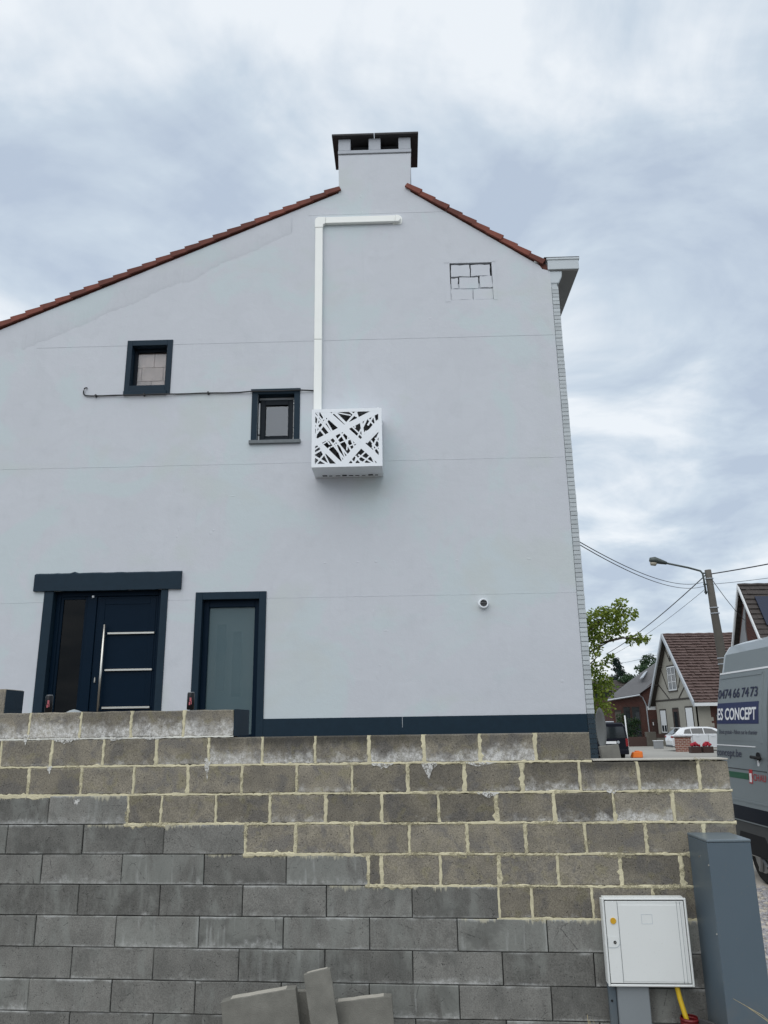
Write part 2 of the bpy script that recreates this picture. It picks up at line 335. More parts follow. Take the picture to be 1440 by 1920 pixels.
def frosted():
    t = NT('frosted_glass'); t.coord(False)
    n = t.noise(1.2, 3, 0.5, (2.0, 1, 0.5)); band = t.noise(1.0, 2, 0.5, (0.4, 1, 34.0))
    c = t.mix(n, (0.060, 0.130, 0.155), (0.092, 0.172, 0.195)); c = t.mix(t.math('MULTIPLY', band, 0.35), c, (0.05, 0.095, 0.11))
    t.b.inputs['Coat Weight'].default_value = 0.8; t.b.inputs['Coat Roughness'].default_value = 0.02
    t.b.inputs['Alpha'].default_value = 0.50
    return t.fin(c, 0.4, 0, 0.5)
M['frosted'] = frosted()

# ------------------------------------------------------------------ mesh helpers
class MB:
    def __init__(s): s.v = []; s.f = []
    def add(s, vs, fs):
        o = len(s.v); s.v += [tuple(p) for p in vs]; s.f += [tuple(i + o for i in q) for q in fs]; return s
    def box(s, x0, x1, y0, y1, z0, z1):
        v = [(x, y, z) for z in (z0, z1) for y in (y0, y1) for x in (x0, x1)]
        return s.add(v, [(0, 2, 3, 1), (4, 5, 7, 6), (0, 1, 5, 4), (2, 6, 7, 3), (0, 4, 6, 2), (1, 3, 7, 5)])
    def hexa(s, p):   # 8 points: bottom 4 ccw, top 4 ccw
        return s.add(p, [(3, 2, 1, 0), (4, 5, 6, 7), (0, 1, 5, 4), (1, 2, 6, 5), (2, 3, 7, 6), (3, 0, 4, 7)])
    def prism(s, poly, a, b, axis='y'):
        n = len(poly)
        def P(u, w, d): return {'y': (u, d, w), 'x': (d, u, w), 'z': (u, w, d)}[axis]
        v = [P(u, w, a) for u, w in poly] + [P(u, w, b) for u, w in poly]
        return s.add(v, [tuple(range(n))[::-1], tuple(range(n, 2 * n))] + [(i, (i + 1) % n, n + (i + 1) % n, n + i) for i in range(n)])
    def bar(s, p, q, w, y0, y1):   # flat bar in xz plane from p to q, width w, depth y0..y1
        d = Vector((q[0] - p[0], q[1] - p[1])).normalized(); n = Vector((-d.y, d.x)) * w / 2
        return s.prism([(p[0] + n.x, p[1] + n.y), (p[0] - n.x, p[1] - n.y), (q[0] - n.x, q[1] - n.y), (q[0] + n.x, q[1] + n.y)], y0, y1)
    def tube(s, pts, r, n=8, cap=True):
        pts = [Vector(p) for p in pts]; rings = []
        rs = r if isinstance(r, (list, tuple)) else [r] * len(pts)
        for i, p in enumerate(pts):
            d = (pts[min(i + 1, len(pts) - 1)] - pts[max(i - 1, 0)]).normalized()
            a = Vector((0, 0, 1)) if abs(d.z) < 0.9 else Vector((1, 0, 0))
            u = d.cross(a).normalized(); w = d.cross(u)
            rings.append([p + (u * math.cos(2 * math.pi * k / n) + w * math.sin(2 * math.pi * k / n)) * rs[i] for k in range(n)])
        v = [x for g in rings for x in g]; f = []
        for i in range(len(pts) - 1):
            for k in range(n): f.append((i * n + k, i * n + (k + 1) % n, (i + 1) * n + (k + 1) % n, (i + 1) * n + k))
        if cap: f += [tuple(range(n)), tuple(range((len(pts) - 1) * n, len(pts) * n))[::-1]]
        return s.add(v, f)
    def build(s, name, mat, parent=None, smooth=False, bevel=0.0, loc=None, seg=1, fix=True):
        me = bpy.data.meshes.new(name); me.from_pydata(s.v, [], s.f)
        bm = bmesh.new(); bm.from_mesh(me)
        if fix: bmesh.ops.recalc_face_normals(bm, faces=bm.faces)
        if bevel: bmesh.ops.bevel(bm, geom=list(bm.edges), offset=bevel, segments=seg, affect='EDGES', clamp_overlap=True)
        bm.to_mesh(me); bm.free()
        return link(name, me, mat, parent, smooth, loc)
def link(name, me, mat, parent=None, smooth=False, loc=None):
    o = bpy.data.objects.new(name, me); COL.objects.link(o)
    if mat: me.materials.append(M[mat] if isinstance(mat, str) else mat)
    if smooth:
        for p in me.polygons: p.use_smooth = True
    if parent: o.parent = parent
    if loc: o.location = loc
    return o
def tag(o, label=None, cat=None, group=None, kind=None):
    for k, v in (('label', label), ('category', cat), ('group', group), ('kind', kind)):
        if v: o[k] = v
    return o
def thing(name, label, cat, loc=(0, 0, 0), rz=0.0, group=None):
    o = bpy.data.objects.new(name, None); COL.objects.link(o); o.location = loc; o.rotation_euler = (0, 0, rz); o.empty_display_size = 0.2
    return tag(o, label, cat, group)
def B(*a): return MB().box(*a)

# ------------------------------------------------------------------ ground and setting
tag(B(-400, 500, -60, 700, -0.3, 0.0).build('ground', 'ground'), kind='structure')
def sheet(name, poly, z, mat):
    return tag(MB().add([(x, y, z) for x, y in poly], [tuple(range(len(poly)))]).build(name, mat, fix=False), kind='structure')
sheet('gravel_yard', [(2.36, 5.2), (9, 5.2), (9.5, 15), (3.9, 15), (2.36, 8)], 0.004, 'sand')
sheet('road', [(-30, 17), (60, 17), (60, 35.5), (-30, 35.5)], 0.004, 'asphalt')
pav = tag(B(-20, 50, 35.5, 64, -0.05, 0.10).build('pavement', 'concrete', bevel=0.02), kind='structure')
kerb = tag(MB().build('kerb', 'slab_edge') if False else B(-20, 50, 35.2, 35.5, -0.05, 0.12).build('kerb', 'slab_edge', bevel=0.015), kind='structure')
PH, PW = -0.02195, -0.0962484
tag(MB().prism([(-9.0, 6.95), (-2.8, 6.42), (1.2, 6.03), (1.2, 12.5), (-9.0, 12.7)], 0.0, 1.80, 'z').build('terrace', 'ground'), kind='structure')

# ------------------------------------------------------------------ white rendered house
house = thing('house', 'tall pale grey rendered gable house with chimney and navy trim', 'house', (0, 12.6, 0), PH)
SR = 3.14; SC = 3.262      # render edge, brick corner
def roof_left(s): return 11.987 + (s + 0.756) * 0.4377     # verge tile top line
def roof_right(s): return 12.0 - (s - 0.561) * 0.715
def wl_(s): return roof_left(s) - 0.14
def wr_(s): return roof_right(s) - 0.15
SL = -9.6
CH0, CH1, CHZ = -0.783, 0.632, 12.74
outer = [(SL, 0), (SR, 0), (SR, 10.02), (3.0, 10.06), (2.95, wr_(2.95)), (0.60, wr_(0.60)), (0.61, 12.1), (CH1, CHZ), (CH0, CHZ), (-0.775, 12.1), (-0.775, wl_(-0.775)), (SL, wl_(SL))]
holes = dict(w1=(-4.538, -3.900, 7.910, 8.700), w2=(-2.212, -1.549, 6.800, 7.680), door=(-5.535, -3.727, 1.80, 4.203),
             nw=(-3.030, -2.080, 1.80, 4.015), blk=(1.290, 2.072, 9.465, 10.235))
DEPTH = dict(w1=0.16, w2=0.16, door=0.16, nw=0.14, blk=0.05)
def house_wall():
    loops = [[Vector((x, z, 0)) for x, z in outer]]
    for h in holes.values(): loops.append([Vector(p) for p in ((h[0], h[2], 0), (h[0], h[3], 0), (h[1], h[3], 0), (h[1], h[2], 0))])
    flat = [p for lp in loops for p in lp]; tris = tessellate_polygon(loops)
    m = MB(); m.add([(p.x, 0, p.y) for p in flat], [])
    for a, b, c in tris:
        A, Bv, C = flat[a], flat[b], flat[c]
        # face toward -y
        cr = (Bv - A).cross(C - A).z
        m.f.append((a, b, c) if cr > 0 else (a, c, b))
    # outer rim back
    n = len(outer)
    for i in range(n):
        (x0, z0), (x1, z1) = outer[i], outer[(i + 1) % n]
        m.add([(x0, 0, z0), (x1, 0, z1), (x1, 0.3, z1), (x0, 0.3, z0)], [(0, 1, 2, 3)])
    return m.build('wall', 'render', house, fix=False)
house_wall()
# reveals of the openings
def reveal(h, d, mat, parent, name='reveal'):
    x0, x1, z0, z1 = holes[h]; m = MB()
    for (a, b) in (((x0, z0), (x0, z1)), ((x0, z1), (x1, z1)), ((x1, z1), (x1, z0)), ((x1, z0), (x0, z0))):
        m.add([(a[0], 0, a[1]), (b[0], 0, b[1]), (b[0], d, b[1]), (a[0], d, a[1])], [(0, 1, 2, 3)])
    return m.build(name, mat, parent, fix=False)
def frame4(x0, x1, z0, z1, w, y0, y1, wb=None, wt=None):
    wb = w if wb is None else wb; wt = w if wt is None else wt
    m = MB(); m.box(x0, x0 + w, y0, y1, z0, z1).box(x1 - w, x1, y0, y1, z0, z1)
    if wt: m.box(x0 + w, x1 - w, y0, y1, z1 - wt, z1)
    if wb: m.box(x0 + w, x1 - w, y0, y1, z0, z0 + wb)
    return m
def emptyp(name, parent, label=None):
    o = bpy.data.objects.new(name, None); COL.objects.link(o); o.parent = parent; o.empty_display_size = 0.1
    if label: o['label'] = label
    return o
def room(x0, x1, z0, z1, y0, parent, depth=0.8):
    m = MB(); m.box(x0 - 0.1, x1 + 0.1, y0 + 0.02, y0 + depth, z0 - 0.1, z1 + 0.1); o = m.build('dark_room', 'black', parent); 
    # open the front
    bm = bmesh.new(); bm.from_mesh(o.data)
    bmesh.ops.delete(bm, geom=[f for f in bm.faces if abs(f.normal.y) > 0.9 and f.calc_center_median().y < y0 + 0.1], context='FACES')
    bm.to_mesh(o.data); bm.free(); return o

# upper left window, glazed in front of tan blocks
w1 = emptyp('window', house, 'small square window with tan blocks behind the glass')
frame4(-4.633, -3.800, 7.735, 8.805, 0.095, -0.018, 0.004, wb=0.175, wt=0.105).build('surround', 'navy', w1, bevel=0.004)
B(-4.635, -3.86, -0.035, 0.003, 7.728, 7.80).build('sill', 'navy', w1, bevel=0.004)
reveal('w1', 0.17, 'navy', w1)
frame4(-4.536, -3.902, 7.912, 8.698, 0.055, 0.14, 0.20).build('window_frame', 'dark_frame', w1, bevel=0.004)
B(-4.481, -3.957, 0.165, 0.170, 7.967, 8.643).build('pane', 'clear', w1)
for (x0, x1, z0, z1) in ((-4.50, -4.20, 8.37, 8.66), (-4.19, -3.93, 8.37, 8.66), (-4.50, -4.42, 8.10, 8.36), (-4.41, -4.02, 8.10, 8.36), (-4.01, -3.93, 8.10, 8.36), (-4.50, -4.23, 7.93, 8.09), (-4.22, -3.93, 7.93, 8.09)):
    B(x0, x1, 0.215, 0.28, z0, z1).build('board', 'tan_block', w1, bevel=0.006)
B(-4.55, -3.88, 0.285, 0.30, 7.9, 8.72).build('backing', 'black', w1)

# middle window
w2 = emptyp('window', house, 'small dark framed window with grey stone sill and raw white edges')
frame4(-2.318, -1.460, 6.790, 7.765, 0.103, -0.018, 0.004, wb=0, wt=0.085).build('surround', 'navy', w2, bevel=0.004)
B(-2.345, -1.440, -0.055, 0.14, 6.735, 6.800).build('sill', 'sill', w2, bevel=0.006)
B(-2.335, -1.450, -0.035, 0.002, 7.735, 7.775).build('drip_edge', 'navy', w2, bevel=0.004)
reveal('w2', 0.20, 'navy', w2)
frame4(-2.187, -1.592, 6.845, 7.625, 0.085, 0.12, 0.19, wb=0.075, wt=0.095).build('window_frame', 'dark_frame', w2, bevel=0.006)
frame4(-2.112, -1.668, 6.912, 7.540, 0.02, 0.112, 0.125).build('glazing_bead', 'dark_frame', w2, bevel=0.003)
B(-2.103, -1.677, 0.150, 0.155, 6.92, 7.53).build('pane', 'mirror', w2)
B(-2.15, -1.63, 0.24, 0.25, 6.86, 7.60).build('blind', 'vanlow', w2)
for k in range(26):
    z = 6.85 + k * 0.029; wdt = rng.uniform(0.012, 0.036)
    B(-1.591, -1.591 + wdt, 0.085 + rng.uniform(0, 0.02), 0.18, z, z + rng.uniform(0.012, 0.026)).build('filler', 'foam', w2)
m = MB()
for z0, z1 in ((6.82, 6.93), (6.96, 7.55)): m.box(-2.2105, -2.188, 0.09, 0.18, z0, z1)
m.build('filler', 'foam', w2); B(-2.21, -1.552, 0.15, 0.18, 7.632, 7.674).build('filler', 'joint', w2)

# front door with sidelight and rough lintel
door = emptyp('door', house, 'navy front door with glazed sidelight and steel pull bar')
m = MB(); ns = 34; x0, x1 = -5.872, -3.396
top = [4.512 + rng.uniform(-0.003, 0.004) + (0.02 if i == 9 else 0) for i in range(ns + 1)]
bot = [4.203 + rng.uniform(-0.005, 0.005) for i in range(ns + 1)]
for i in range(ns):
    a = x0 + (x1 - x0) * i / ns; b = x0 + (x1 - x0) * (i + 1) / ns
    m.hexa([(a, -0.045, bot[i]), (b, -0.045, bot[i + 1]), (b, 0.003, bot[i + 1]), (a, 0.003, bot[i]), (a, -0.045, top[i] - 0.03), (b, -0.045, top[i + 1] - 0.03), (b, 0.003, top[i + 1]), (a, 0.003, top[i])])
m.build('lintel', 'navy', door)
for a, b in ((-5.693, -5.535), (-3.727, -3.612)): B(a, b, -0.018, 0.004, 1.80, 4.203).build('jamb', 'navy', door, bevel=0.004)
reveal('door', 0.20, 'navy', door)
frame4(-5.533, -3.729, 1.80, 4.201, 0.075, 0.11, 0.19, wb=0.06).build('door_frame', 'navy_gloss', door, bevel=0.006)
B(-5.00, -4.84, 0.105, 0.19, 1.86, 4.126).build('mullion', 'navy_gloss', door, bevel=0.006)
B(-5.458, -5.0, 0.150, 0.156, 1.86, 4.126).build('sidelight_pane', 'darkglass', door)
frame4(-5.458, -5.0, 1.86, 4.126, 0.045, 0.13, 0.17).build('sidelight_frame', 'navy_gloss', door, bevel=0.004)
leaf = B(-4.836, -3.806, 0.125, 0.18, 1.865, 4.120).build('leaf', 'navy_gloss', door, bevel=0.006)
m = frame4(-4.80, -3.84, 1.90, 4.085, 0.10, 0.117, 0.126)
m.build('leaf_border', 'navy_gloss', door, bevel=0.003)
for z in (3.500, 2.903, 2.303): B(-4.615, -3.832, 0.085, 0.119, z - 0.017, z + 0.017).build('inlay_bar', 'steel', door, bevel=0.004)
MB().tube([(-4.655, 0.045, 2.02), (-4.655, 0.045, 3.64)], 0.022, 12).build('pull_bar', 'steel', door, True)
for z in (2.15, 3.46): MB().tube([(-4.655, 0.045, z), (-4.655, 0.12, z)], 0.014, 8).build('bar_bracket', 'steel', door, True)
B(-4.785, -4.755, 0.095, 0.13, 2.70, 2.79).build('lock_plate', 'steel', door, bevel=0.01)
B(-4.93, -4.89, 0.09, 0.11, 4.10, 4.14).build('sensor', 'white_metal', door, bevel=0.006)
room(-5.5, -3.75, 1.8, 4.2, 0.19, door)

# tall frosted window
nw = emptyp('window', house, 'tall narrow frosted glass window beside the front door')
frame4(-3.147, -1.968, 1.80, 4.138, 0.117, -0.020, 0.004, wb=0, wt=0.123).build('surround', 'navy', nw, bevel=0.004)
reveal('nw', 0.18, 'navy', nw)
frame4(-3.028, -2.082, 1.80, 4.013, 0.092, 0.09, 0.17, wb=0.06, wt=0.115).build('window_frame', 'navy_gloss', nw, bevel=0.006)
B(-2.94, -2.17, 0.130, 0.138, 1.84, 3.90).build('pane', 'frosted', nw)

B(-3.0, -2.1, 0.30, 0.31, 1.80, 4.0).build('blind', 'cladding', nw)
for a, b, z0, z1 in ((-2.80, -2.65, 2.55, 3.62), (-2.53, -2.39, 2.45, 3.50)): B(a, b, 0.15, 0.16, z0, z1).build('reflection_strip', 'navy', nw)  # dark strips added behind the pane, standing in for reflected windows
# plinth with hairline joint
pl = B(-1.968, SR, -0.022, 0.004, 0.0, 2.092).build('plinth', 'navy', house, bevel=0.004)
B(0.236, 0.242, -0.0245, -0.018, 1.93, 2.09).build('plinth_joint', 'joint', pl)

# blocked-up opening near the gable
bo = emptyp('blocked_opening', house, 'walled-up attic opening showing painted blocks and dark gaps')
reveal('blk', 0.06, 'render', bo)
B(1.27, 2.09, 0.055, 0.07, 9.82, 10.26).build('backing', 'black', bo); B(1.27, 2.09, 0.030, 0.07, 9.44, 9.815).build('backing', 'joint', bo)
W_, H_ = 0.782, 0.77
def frac(a, b, c, d, mat='render'):
    x0 = 1.290 + W_ * a; x1 = 1.290 + W_ * b; z1 = 10.235 - H_ * c; z0 = 10.235 - H_ * d
    pr_ = []
    for (xa, za), (xb, zb) in zip([(x0, z0), (x1, z0), (x1, z1), (x0, z1)], [(x1, z0), (x1, z1), (x0, z1), (x0, z0)]):
        for f_ in (0, 0.25, 0.5, 0.75): pr_.append((xa + (xb - xa) * f_ + rng.uniform(-0.007, 0.007), za + (zb - za) * f_ + rng.uniform(-0.007, 0.007)))
    m = MB(); m.prism(pr_, 0.002 + rng.uniform(0, 0.012), 0.054); return m.build('block', mat, bo, bevel=0.004)
for q in ((0.03, 0.475, 0.055, 0.365), (0.50, 0.955, 0.045, 0.355), (0.03, 0.185, 0.405, 0.685), (0.215, 0.665, 0.385, 0.69), (0.70, 0.995, 0.37, 0.68), (0.005, 0.515, 0.705, 0.995), (0.535, 0.995, 0.70, 0.995)): frac(*q)
m = MB()
for (a, b, c, d) in ((1.190, 1.290, 9.430, 10.25), (2.072, 2.142, 9.45, 10.25), (1.190, 2.150, 10.235, 10.335)): m.box(a, b, -0.004, 0.001, c, d)
m.build('patch_band', 'render', bo)

# score lines in the render
for z, gaps in ((8.711, [(-6.31, -4.64), (-3.80, -1.22), (-1.05, SR)]), (6.378, [(SL, -1.19), (0.03, SR)]), (4.021, [(SL, -5.70), (-3.61, -3.15), (-1.96, SR)]), (11.36, [(-1.35, 1.35)])):
    for a, b in gaps:
        m = MB(); n = max(2, int((b - a) / 0.25)); pts = []
        for i in range(n + 1): pts.append((a + (b - a) * i / n, z + rng.uniform(-0.003, 0.003)))
        for i in range(n):
            (xa, za), (xb, zb) = pts[i], pts[i + 1]
            t_ = rng.uniform(0.0016, 0.0034)
            m.add([(xa, -0.0005, za - t_), (xb, -0.0005, zb - t_), (xb, -0.0032, zb), (xa, -0.0032, za), (xa, -0.0005, za + t_), (xb, -0.0005, zb + t_)], [(0, 1, 2, 3), (3, 2, 5, 4)])
        m.build('render_joint', 'joint' if z > 8 and z < 9 else 'render', house, fix=False)
# old roofline: a thicker coat of render above a ragged diagonal step
tr = [(-6.6, 8.72), (-6.313, 8.849), (-5.93, 9.00), (-5.553, 9.175), (-5.3, 9.30), (-5.079, 9.436), (-4.642, 9.589), (-4.4, 9.72), (-4.209, 9.832), (-3.9, 9.96), (-3.721, 10.031), (-3.541, 10.048), (-3.23, 10.253), (-2.936, 10.449), (-2.637, 10.542), (-2.339, 10.682), (-1.941, 10.90), (-1.6, 11.05)]
tj = []
for (a, za), (b, zb) in zip(tr, tr[1:]):
    for k in range(5):
        f_ = k / 5; tj.append((a + (b - a) * f_ + rng.uniform(-0.01, 0.01), za + (zb - za) * f_ + rng.uniform(-0.018, 0.018)))
m = MB()
for (a, za), (b, zb) in zip(tj, tj[1:]):
    ua, ub = wl_(a) - 0.01, wl_(b) - 0.01
    m.add([(a, 0.0005, za - 0.05), (b, 0.0005, zb - 0.05), (b, -0.009, zb + 0.02), (a, -0.009, za + 0.02), (b, -0.004, ub), (a, -0.004, ua)], [(0, 1, 2, 3), (3, 2, 4, 5)])
m.build('old_roofline', 'render', house, smooth=True, fix=False)

def dab(x, z, w, h):
    n = 9; ph = rng.uniform(0, 6)
    rim = [(x + w * rng.uniform(0.5, 1) * math.cos(ph + 2 * math.pi * k / n), 0.0004, z + h * rng.uniform(0.5, 1) * math.sin(ph + 2 * math.pi * k / n)) for k in range(n)]
    MB().add(rim + [(x, -rng.uniform(0.004, 0.008), z)], [(k, (k + 1) % n, n) for k in range(n)]).build('plaster_dab', 'render', house, smooth=True)
for (x, z, w, h) in ((-3.45, 5.95, 0.02, 0.09), (-3.5, 5.25, 0.02, 0.07), (-3.52, 5.1, 0.03, 0.03), (-2.95, 5.15, 0.05, 0.04), (-2.9, 5.2, 0.03, 0.03), (-2.6, 5.8, 0.08, 0.02), (-0.15, 2.75, 0.05, 0.10), (-0.1, 2.9, 0.06, 0.03), (0.0, 3.45, 0.07, 0.02), (-0.2, 3.75, 0.03, 0.09), (-0.45, 4.6, 0.05, 0.02), (-0.15, 4.6, 0.04, 0.02), (0.15, 4.6, 0.05, 0.018), (1.2, 4.6, 0.05, 0.02), (2.4, 4.6, 0.06, 0.02), (-1.0, 4.6, 0.06, 0.02), (2.8, 2.6, 0.05, 0.05), (-0.35, 11.75, 0.03, 0.05), (-0.33, 11.4, 0.03, 0.05), (-2.9, 10.75, 0.12, 0.08), (-3.9, 9.5, 0.03, 0.25), (-5.4, 9.6, 0.05, 0.06), (0.9, 9.1, 0.05, 0.03)): dab(x, z, w, h)

# street facade in painted brick, its course ends showing on the corner
fac = B(SR, SC - 0.010, 0.02, 9.0, 0.0, 10.02).build('facade', 'brick_white', house)
bme = bpy.data.meshes.new('brick'); bmx = bmesh.new(); bmesh.ops.create_cube(bmx, size=1.0)
for v in bmx.verts: v.co = Vector((v.co.x * 0.116, v.co.y * 0.20, v.co.z * 0.0665))
bmx.to_mesh(bme); bmx.free(); bme2 = bme.copy(); bme.materials.append(M['brick_white']); bme2.materials.append(M['brick_navy'])
z = 1.30; PB = 0.0752
while z < 9.72:
    o = bpy.data.objects.new('brick', bme2 if z < 2.06 else bme); COL.objects.link(o); o.parent = fac
    o.location = ((SR + SC) / 2 + 0.003 + rng.uniform(-0.002, 0.003), 0.085 + rng.uniform(-0.004, 0.004), z); z += PB
# corbel and box gutter
gut = B(3.10, 3.672, -0.03, 6.9, 10.03, 10.235).build('box_gutter', 'fascia', house, bevel=0.006)
B(3.085, 3.69, -0.045, 6.9, 10.225, 10.268).build('gutter_lip', 'fascia', gut, bevel=0.006)
B(3.12, 3.66, 0.0, 6.88, 10.015, 10.031).build('soffit', 'soffit', gut)
m = MB().prism([(SR - 0.08, 9.76), (SC + 0.02, 9.76), (SC + 0.09, 9.90), (SC + 0.10, 10.014), (SR - 0.08, 10.014)], 0.005, 0.14); m.build('corbel', 'fascia', house, bevel=0.012)
B(3.04, 3.69, -0.04, 6.9, 10.268, 10.283).build('gutter_edge', 'slate', gut)

# chimney
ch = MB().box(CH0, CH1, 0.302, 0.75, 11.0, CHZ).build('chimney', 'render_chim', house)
B(CH0 - 0.006, CH1 + 0.006, -0.02, 0.76, 12.722, 12.80).build('chimney_band', 'render_chim', ch, bevel=0.006)
B(CH0, CH1, 0.0, 0.3, 12.70, 12.73).build('chimney_bed', 'joint', ch)
for a, b in ((CH0, -0.545), (-0.19, 0.045), (0.395, CH1)):
    for (ya, yb) in ((-0.01, 0.12), (0.62, 0.75)):
        B(a, b, ya, yb, 12.80, 13.075).build('cap_pier', 'render_chim', ch, bevel=0.01)
B(-0.50, 0.36, 0.14, 0.60, 12.70, 13.0).build('flue', 'black', ch)
for a, b in ((-0.905, -0.082), (-0.072, 0.785)): B(a, b, -0.10, 0.86, 13.076, 13.118 + rng.uniform(0, 0.006)).build('cap_slab', 'slate', ch, bevel=0.005)

# roof and verge tiles
rf = emptyp('roof', house, 'red clay tile roof seen along its verge')
m = MB()
m.hexa([(SL - 0.3, 0.02, roof_left(SL - 0.3) - 0.16), (-0.1, 0.02, roof_left(-0.1) - 0.16), (-0.1, 9.3, roof_left(-0.1) - 0.16), (SL - 0.3, 9.3, roof_left(SL - 0.3) - 0.16),
        (SL - 0.3, 0.02, roof_left(SL - 0.3) - 0.04), (-0.1, 0.02, roof_left(-0.1) - 0.04), (-0.1, 9.3, roof_left(-0.1) - 0.04), (SL - 0.3, 9.3, roof_left(SL - 0.3) - 0.04)])
m.hexa([(-0.1, 0.02, roof_right(-0.1) - 0.16), (3.1, 0.02, roof_right(3.1) - 0.16), (3.1, 9.3, roof_right(3.1) - 0.16), (-0.1, 9.3, roof_right(-0.1) - 0.16),
        (-0.1, 0.02, roof_right(-0.1) - 0.04), (3.1, 0.02, roof_right(3.1) - 0.04), (3.1, 9.3, roof_right(3.1) - 0.04), (-0.1, 9.3, roof_right(-0.1) - 0.04)])
m.build('roof_slope', 'tile_top', rf)
def verge(start, direction, zf, pitch_len, n, ang):
    for i in range(n):
        d = i * pitch_len; ca, sa = math.cos(ang), math.sin(ang)
        L = pitch_len * 1.10 + rng.uniform(-0.008, 0.008)
        # local: x along slope downwards, z normal
        m = MB(); h0, h1 = -0.118, -0.012
        m.hexa([(0, -0.05, h0), (L, -0.055, h0 + 0.010), (L, -0.005, h0 + 0.010), (0, -0.005, h0), (0, -0.05, h1 - 0.022), (L, -0.055, h1 + 0.016), (L, -0.005, h1 + 0.016), (0, -0.005, h1 - 0.022)])
        m.hexa([(0, -0.0049, h1 - 0.045), (L, -0.0049, h1 - 0.007), (L, 0.22, h1 - 0.007), (0, 0.22, h1 - 0.045), (0, -0.0049, h1 - 0.022), (L, -0.0049, h1 + 0.016), (L, 0.22, h1 + 0.016), (0, 0.22, h1 - 0.022)])
        o = m.build('verge_tile', 'tile', rf, bevel=0.004)
        x = start + direction * d * ca; z = zf(start) - d * sa + 0.015
        jit = rng.uniform(-0.012, 0.012)
        if direction > 0: o.matrix_local = Matrix.Translation((x, rng.uniform(-0.008, 0.008), z)) @ Matrix.Rotation(ang + jit, 4, 'Y')
        else: o.matrix_local = Matrix.Translation((x, rng.uniform(-0.008, 0.008), z)) @ Matrix.Rotation(-ang + jit, 4, 'Y') @ Matrix.Scale(-1, 4, (1, 0, 0))
verge(-0.775, -1, roof_left, 0.287, 30, math.atan(0.4377))
verge(0.565, 1, roof_right, 0.305, 10, math.atan(0.715))
B(2.86, 3.03, -0.02, 0.05, 10.19, 10.235).build('mortar_dab', 'foam', rf, bevel=0.01)
# other walls
m = MB(); m.box(SL, SL + 0.3, 0.3, 9, 0, 7.6); m.build('wall', 'render', house)
MB().prism([(SL + 0.3, 0), (SR, 0), (SR, 10.0), (-0.1, 12.0), (SL + 0.3, 7.9)], 8.7, 9.0).build('wall', 'render', house)

# ------------------------------------------------------------------ things on the house wall
def onwall(name, label, cat, s, z): 
    c, sn = math.cos(PH), math.sin(PH)
    return thing(name, label, cat, (s * c, 12.6 + s * sn, z), PH)
tk = onwall('pipe_trunking', 'cream plastic duct running up the wall and turning right under the chimney', 'duct', -1.14, 7.10)
X = lambda a: a + 1.14
Z = lambda a: a - 7.10
B(X(-1.212), X(-1.070), -0.075, -0.001, 0.0, Z(8.70)).build('vertical_run', 'pvc', tk, bevel=0.008)
B(X(-1.212), X(-1.070), -0.075, -0.001, Z(8.705), Z(11.04)).build('vertical_run', 'pvc', tk, bevel=0.008)
m = MB().prism([(X(-1.218), Z(11.04)), (X(-1.064), Z(11.04)), (X(-1.064), Z(11.10)), (X(-1.02), Z(11.125)), (X(-1.02), Z(11.262)), (X(-1.15), Z(11.268)), (X(-1.205), Z(11.245)), (X(-1.218), Z(11.19))], -0.080, -0.001)
m.build('elbow', 'pvc', tk, bevel=0.006)
B(X(-1.018), X(0.30), -0.075, -0.001, Z(11.125), Z(11.262)).build('horizontal_run', 'pvc', tk, bevel=0.008)
m = MB().prism([(X(0.302), Z(11.122)), (X(0.36), Z(11.122)), (X(0.392), Z(11.15)), (X(0.405), Z(11.19)), (X(0.39), Z(11.245)), (X(0.35), Z(11.265)), (X(0.302), Z(11.265))], -0.080, -0.012); m.build('end_cap', 'pvc', tk, bevel=0.008)
m = MB().prism([(X(0.25), Z(11.105)), (X(0.40), Z(11.105)), (X(0.428), Z(11.14)), (X(0.428), Z(11.25)), (X(0.40), Z(11.285)), (X(0.25), Z(11.285))], -0.0095, -0.0005); m.build('wall_flange', 'pvc', tk)

cb = onwall('wall_cable', 'thin black cable clipped along the wall under the upper windows', 'cable', -5.3, 7.73)
X = lambda a: a + 5.3
Z = lambda a: a - 7.73
pts = [(X(-5.300), -0.012, Z(7.885)), (X(-5.318), -0.03, Z(7.883)), (X(-5.340), -0.034, Z(7.865)), (X(-5.352), -0.030, Z(7.82)), (X(-5.352), -0.026, Z(7.78)), (X(-5.335), -0.024, Z(7.748)), (X(-5.30), -0.024, Z(7.733)), (X(-5.22), -0.024, Z(7.725))]
for i in range(18):
    s = -5.0 + i * (3.79 / 17); pts.append((X(s), -0.048 if -4.7 < s < -3.7 or -2.4 < s < -1.4 else -0.024, Z(7.722 + 0.004 * math.sin(i * 1.7) - (0.010 if -4.7 < s < -3.7 else 0))))
MB().tube(pts, 0.0125, 8).build('cable', 'cable', cb, True)
for s in (-5.12, -4.25, -3.1): B(X(s - 0.012), X(s + 0.012), -0.06, 0.0, Z(7.700), Z(7.74)).build('clip', 'cable', cb)

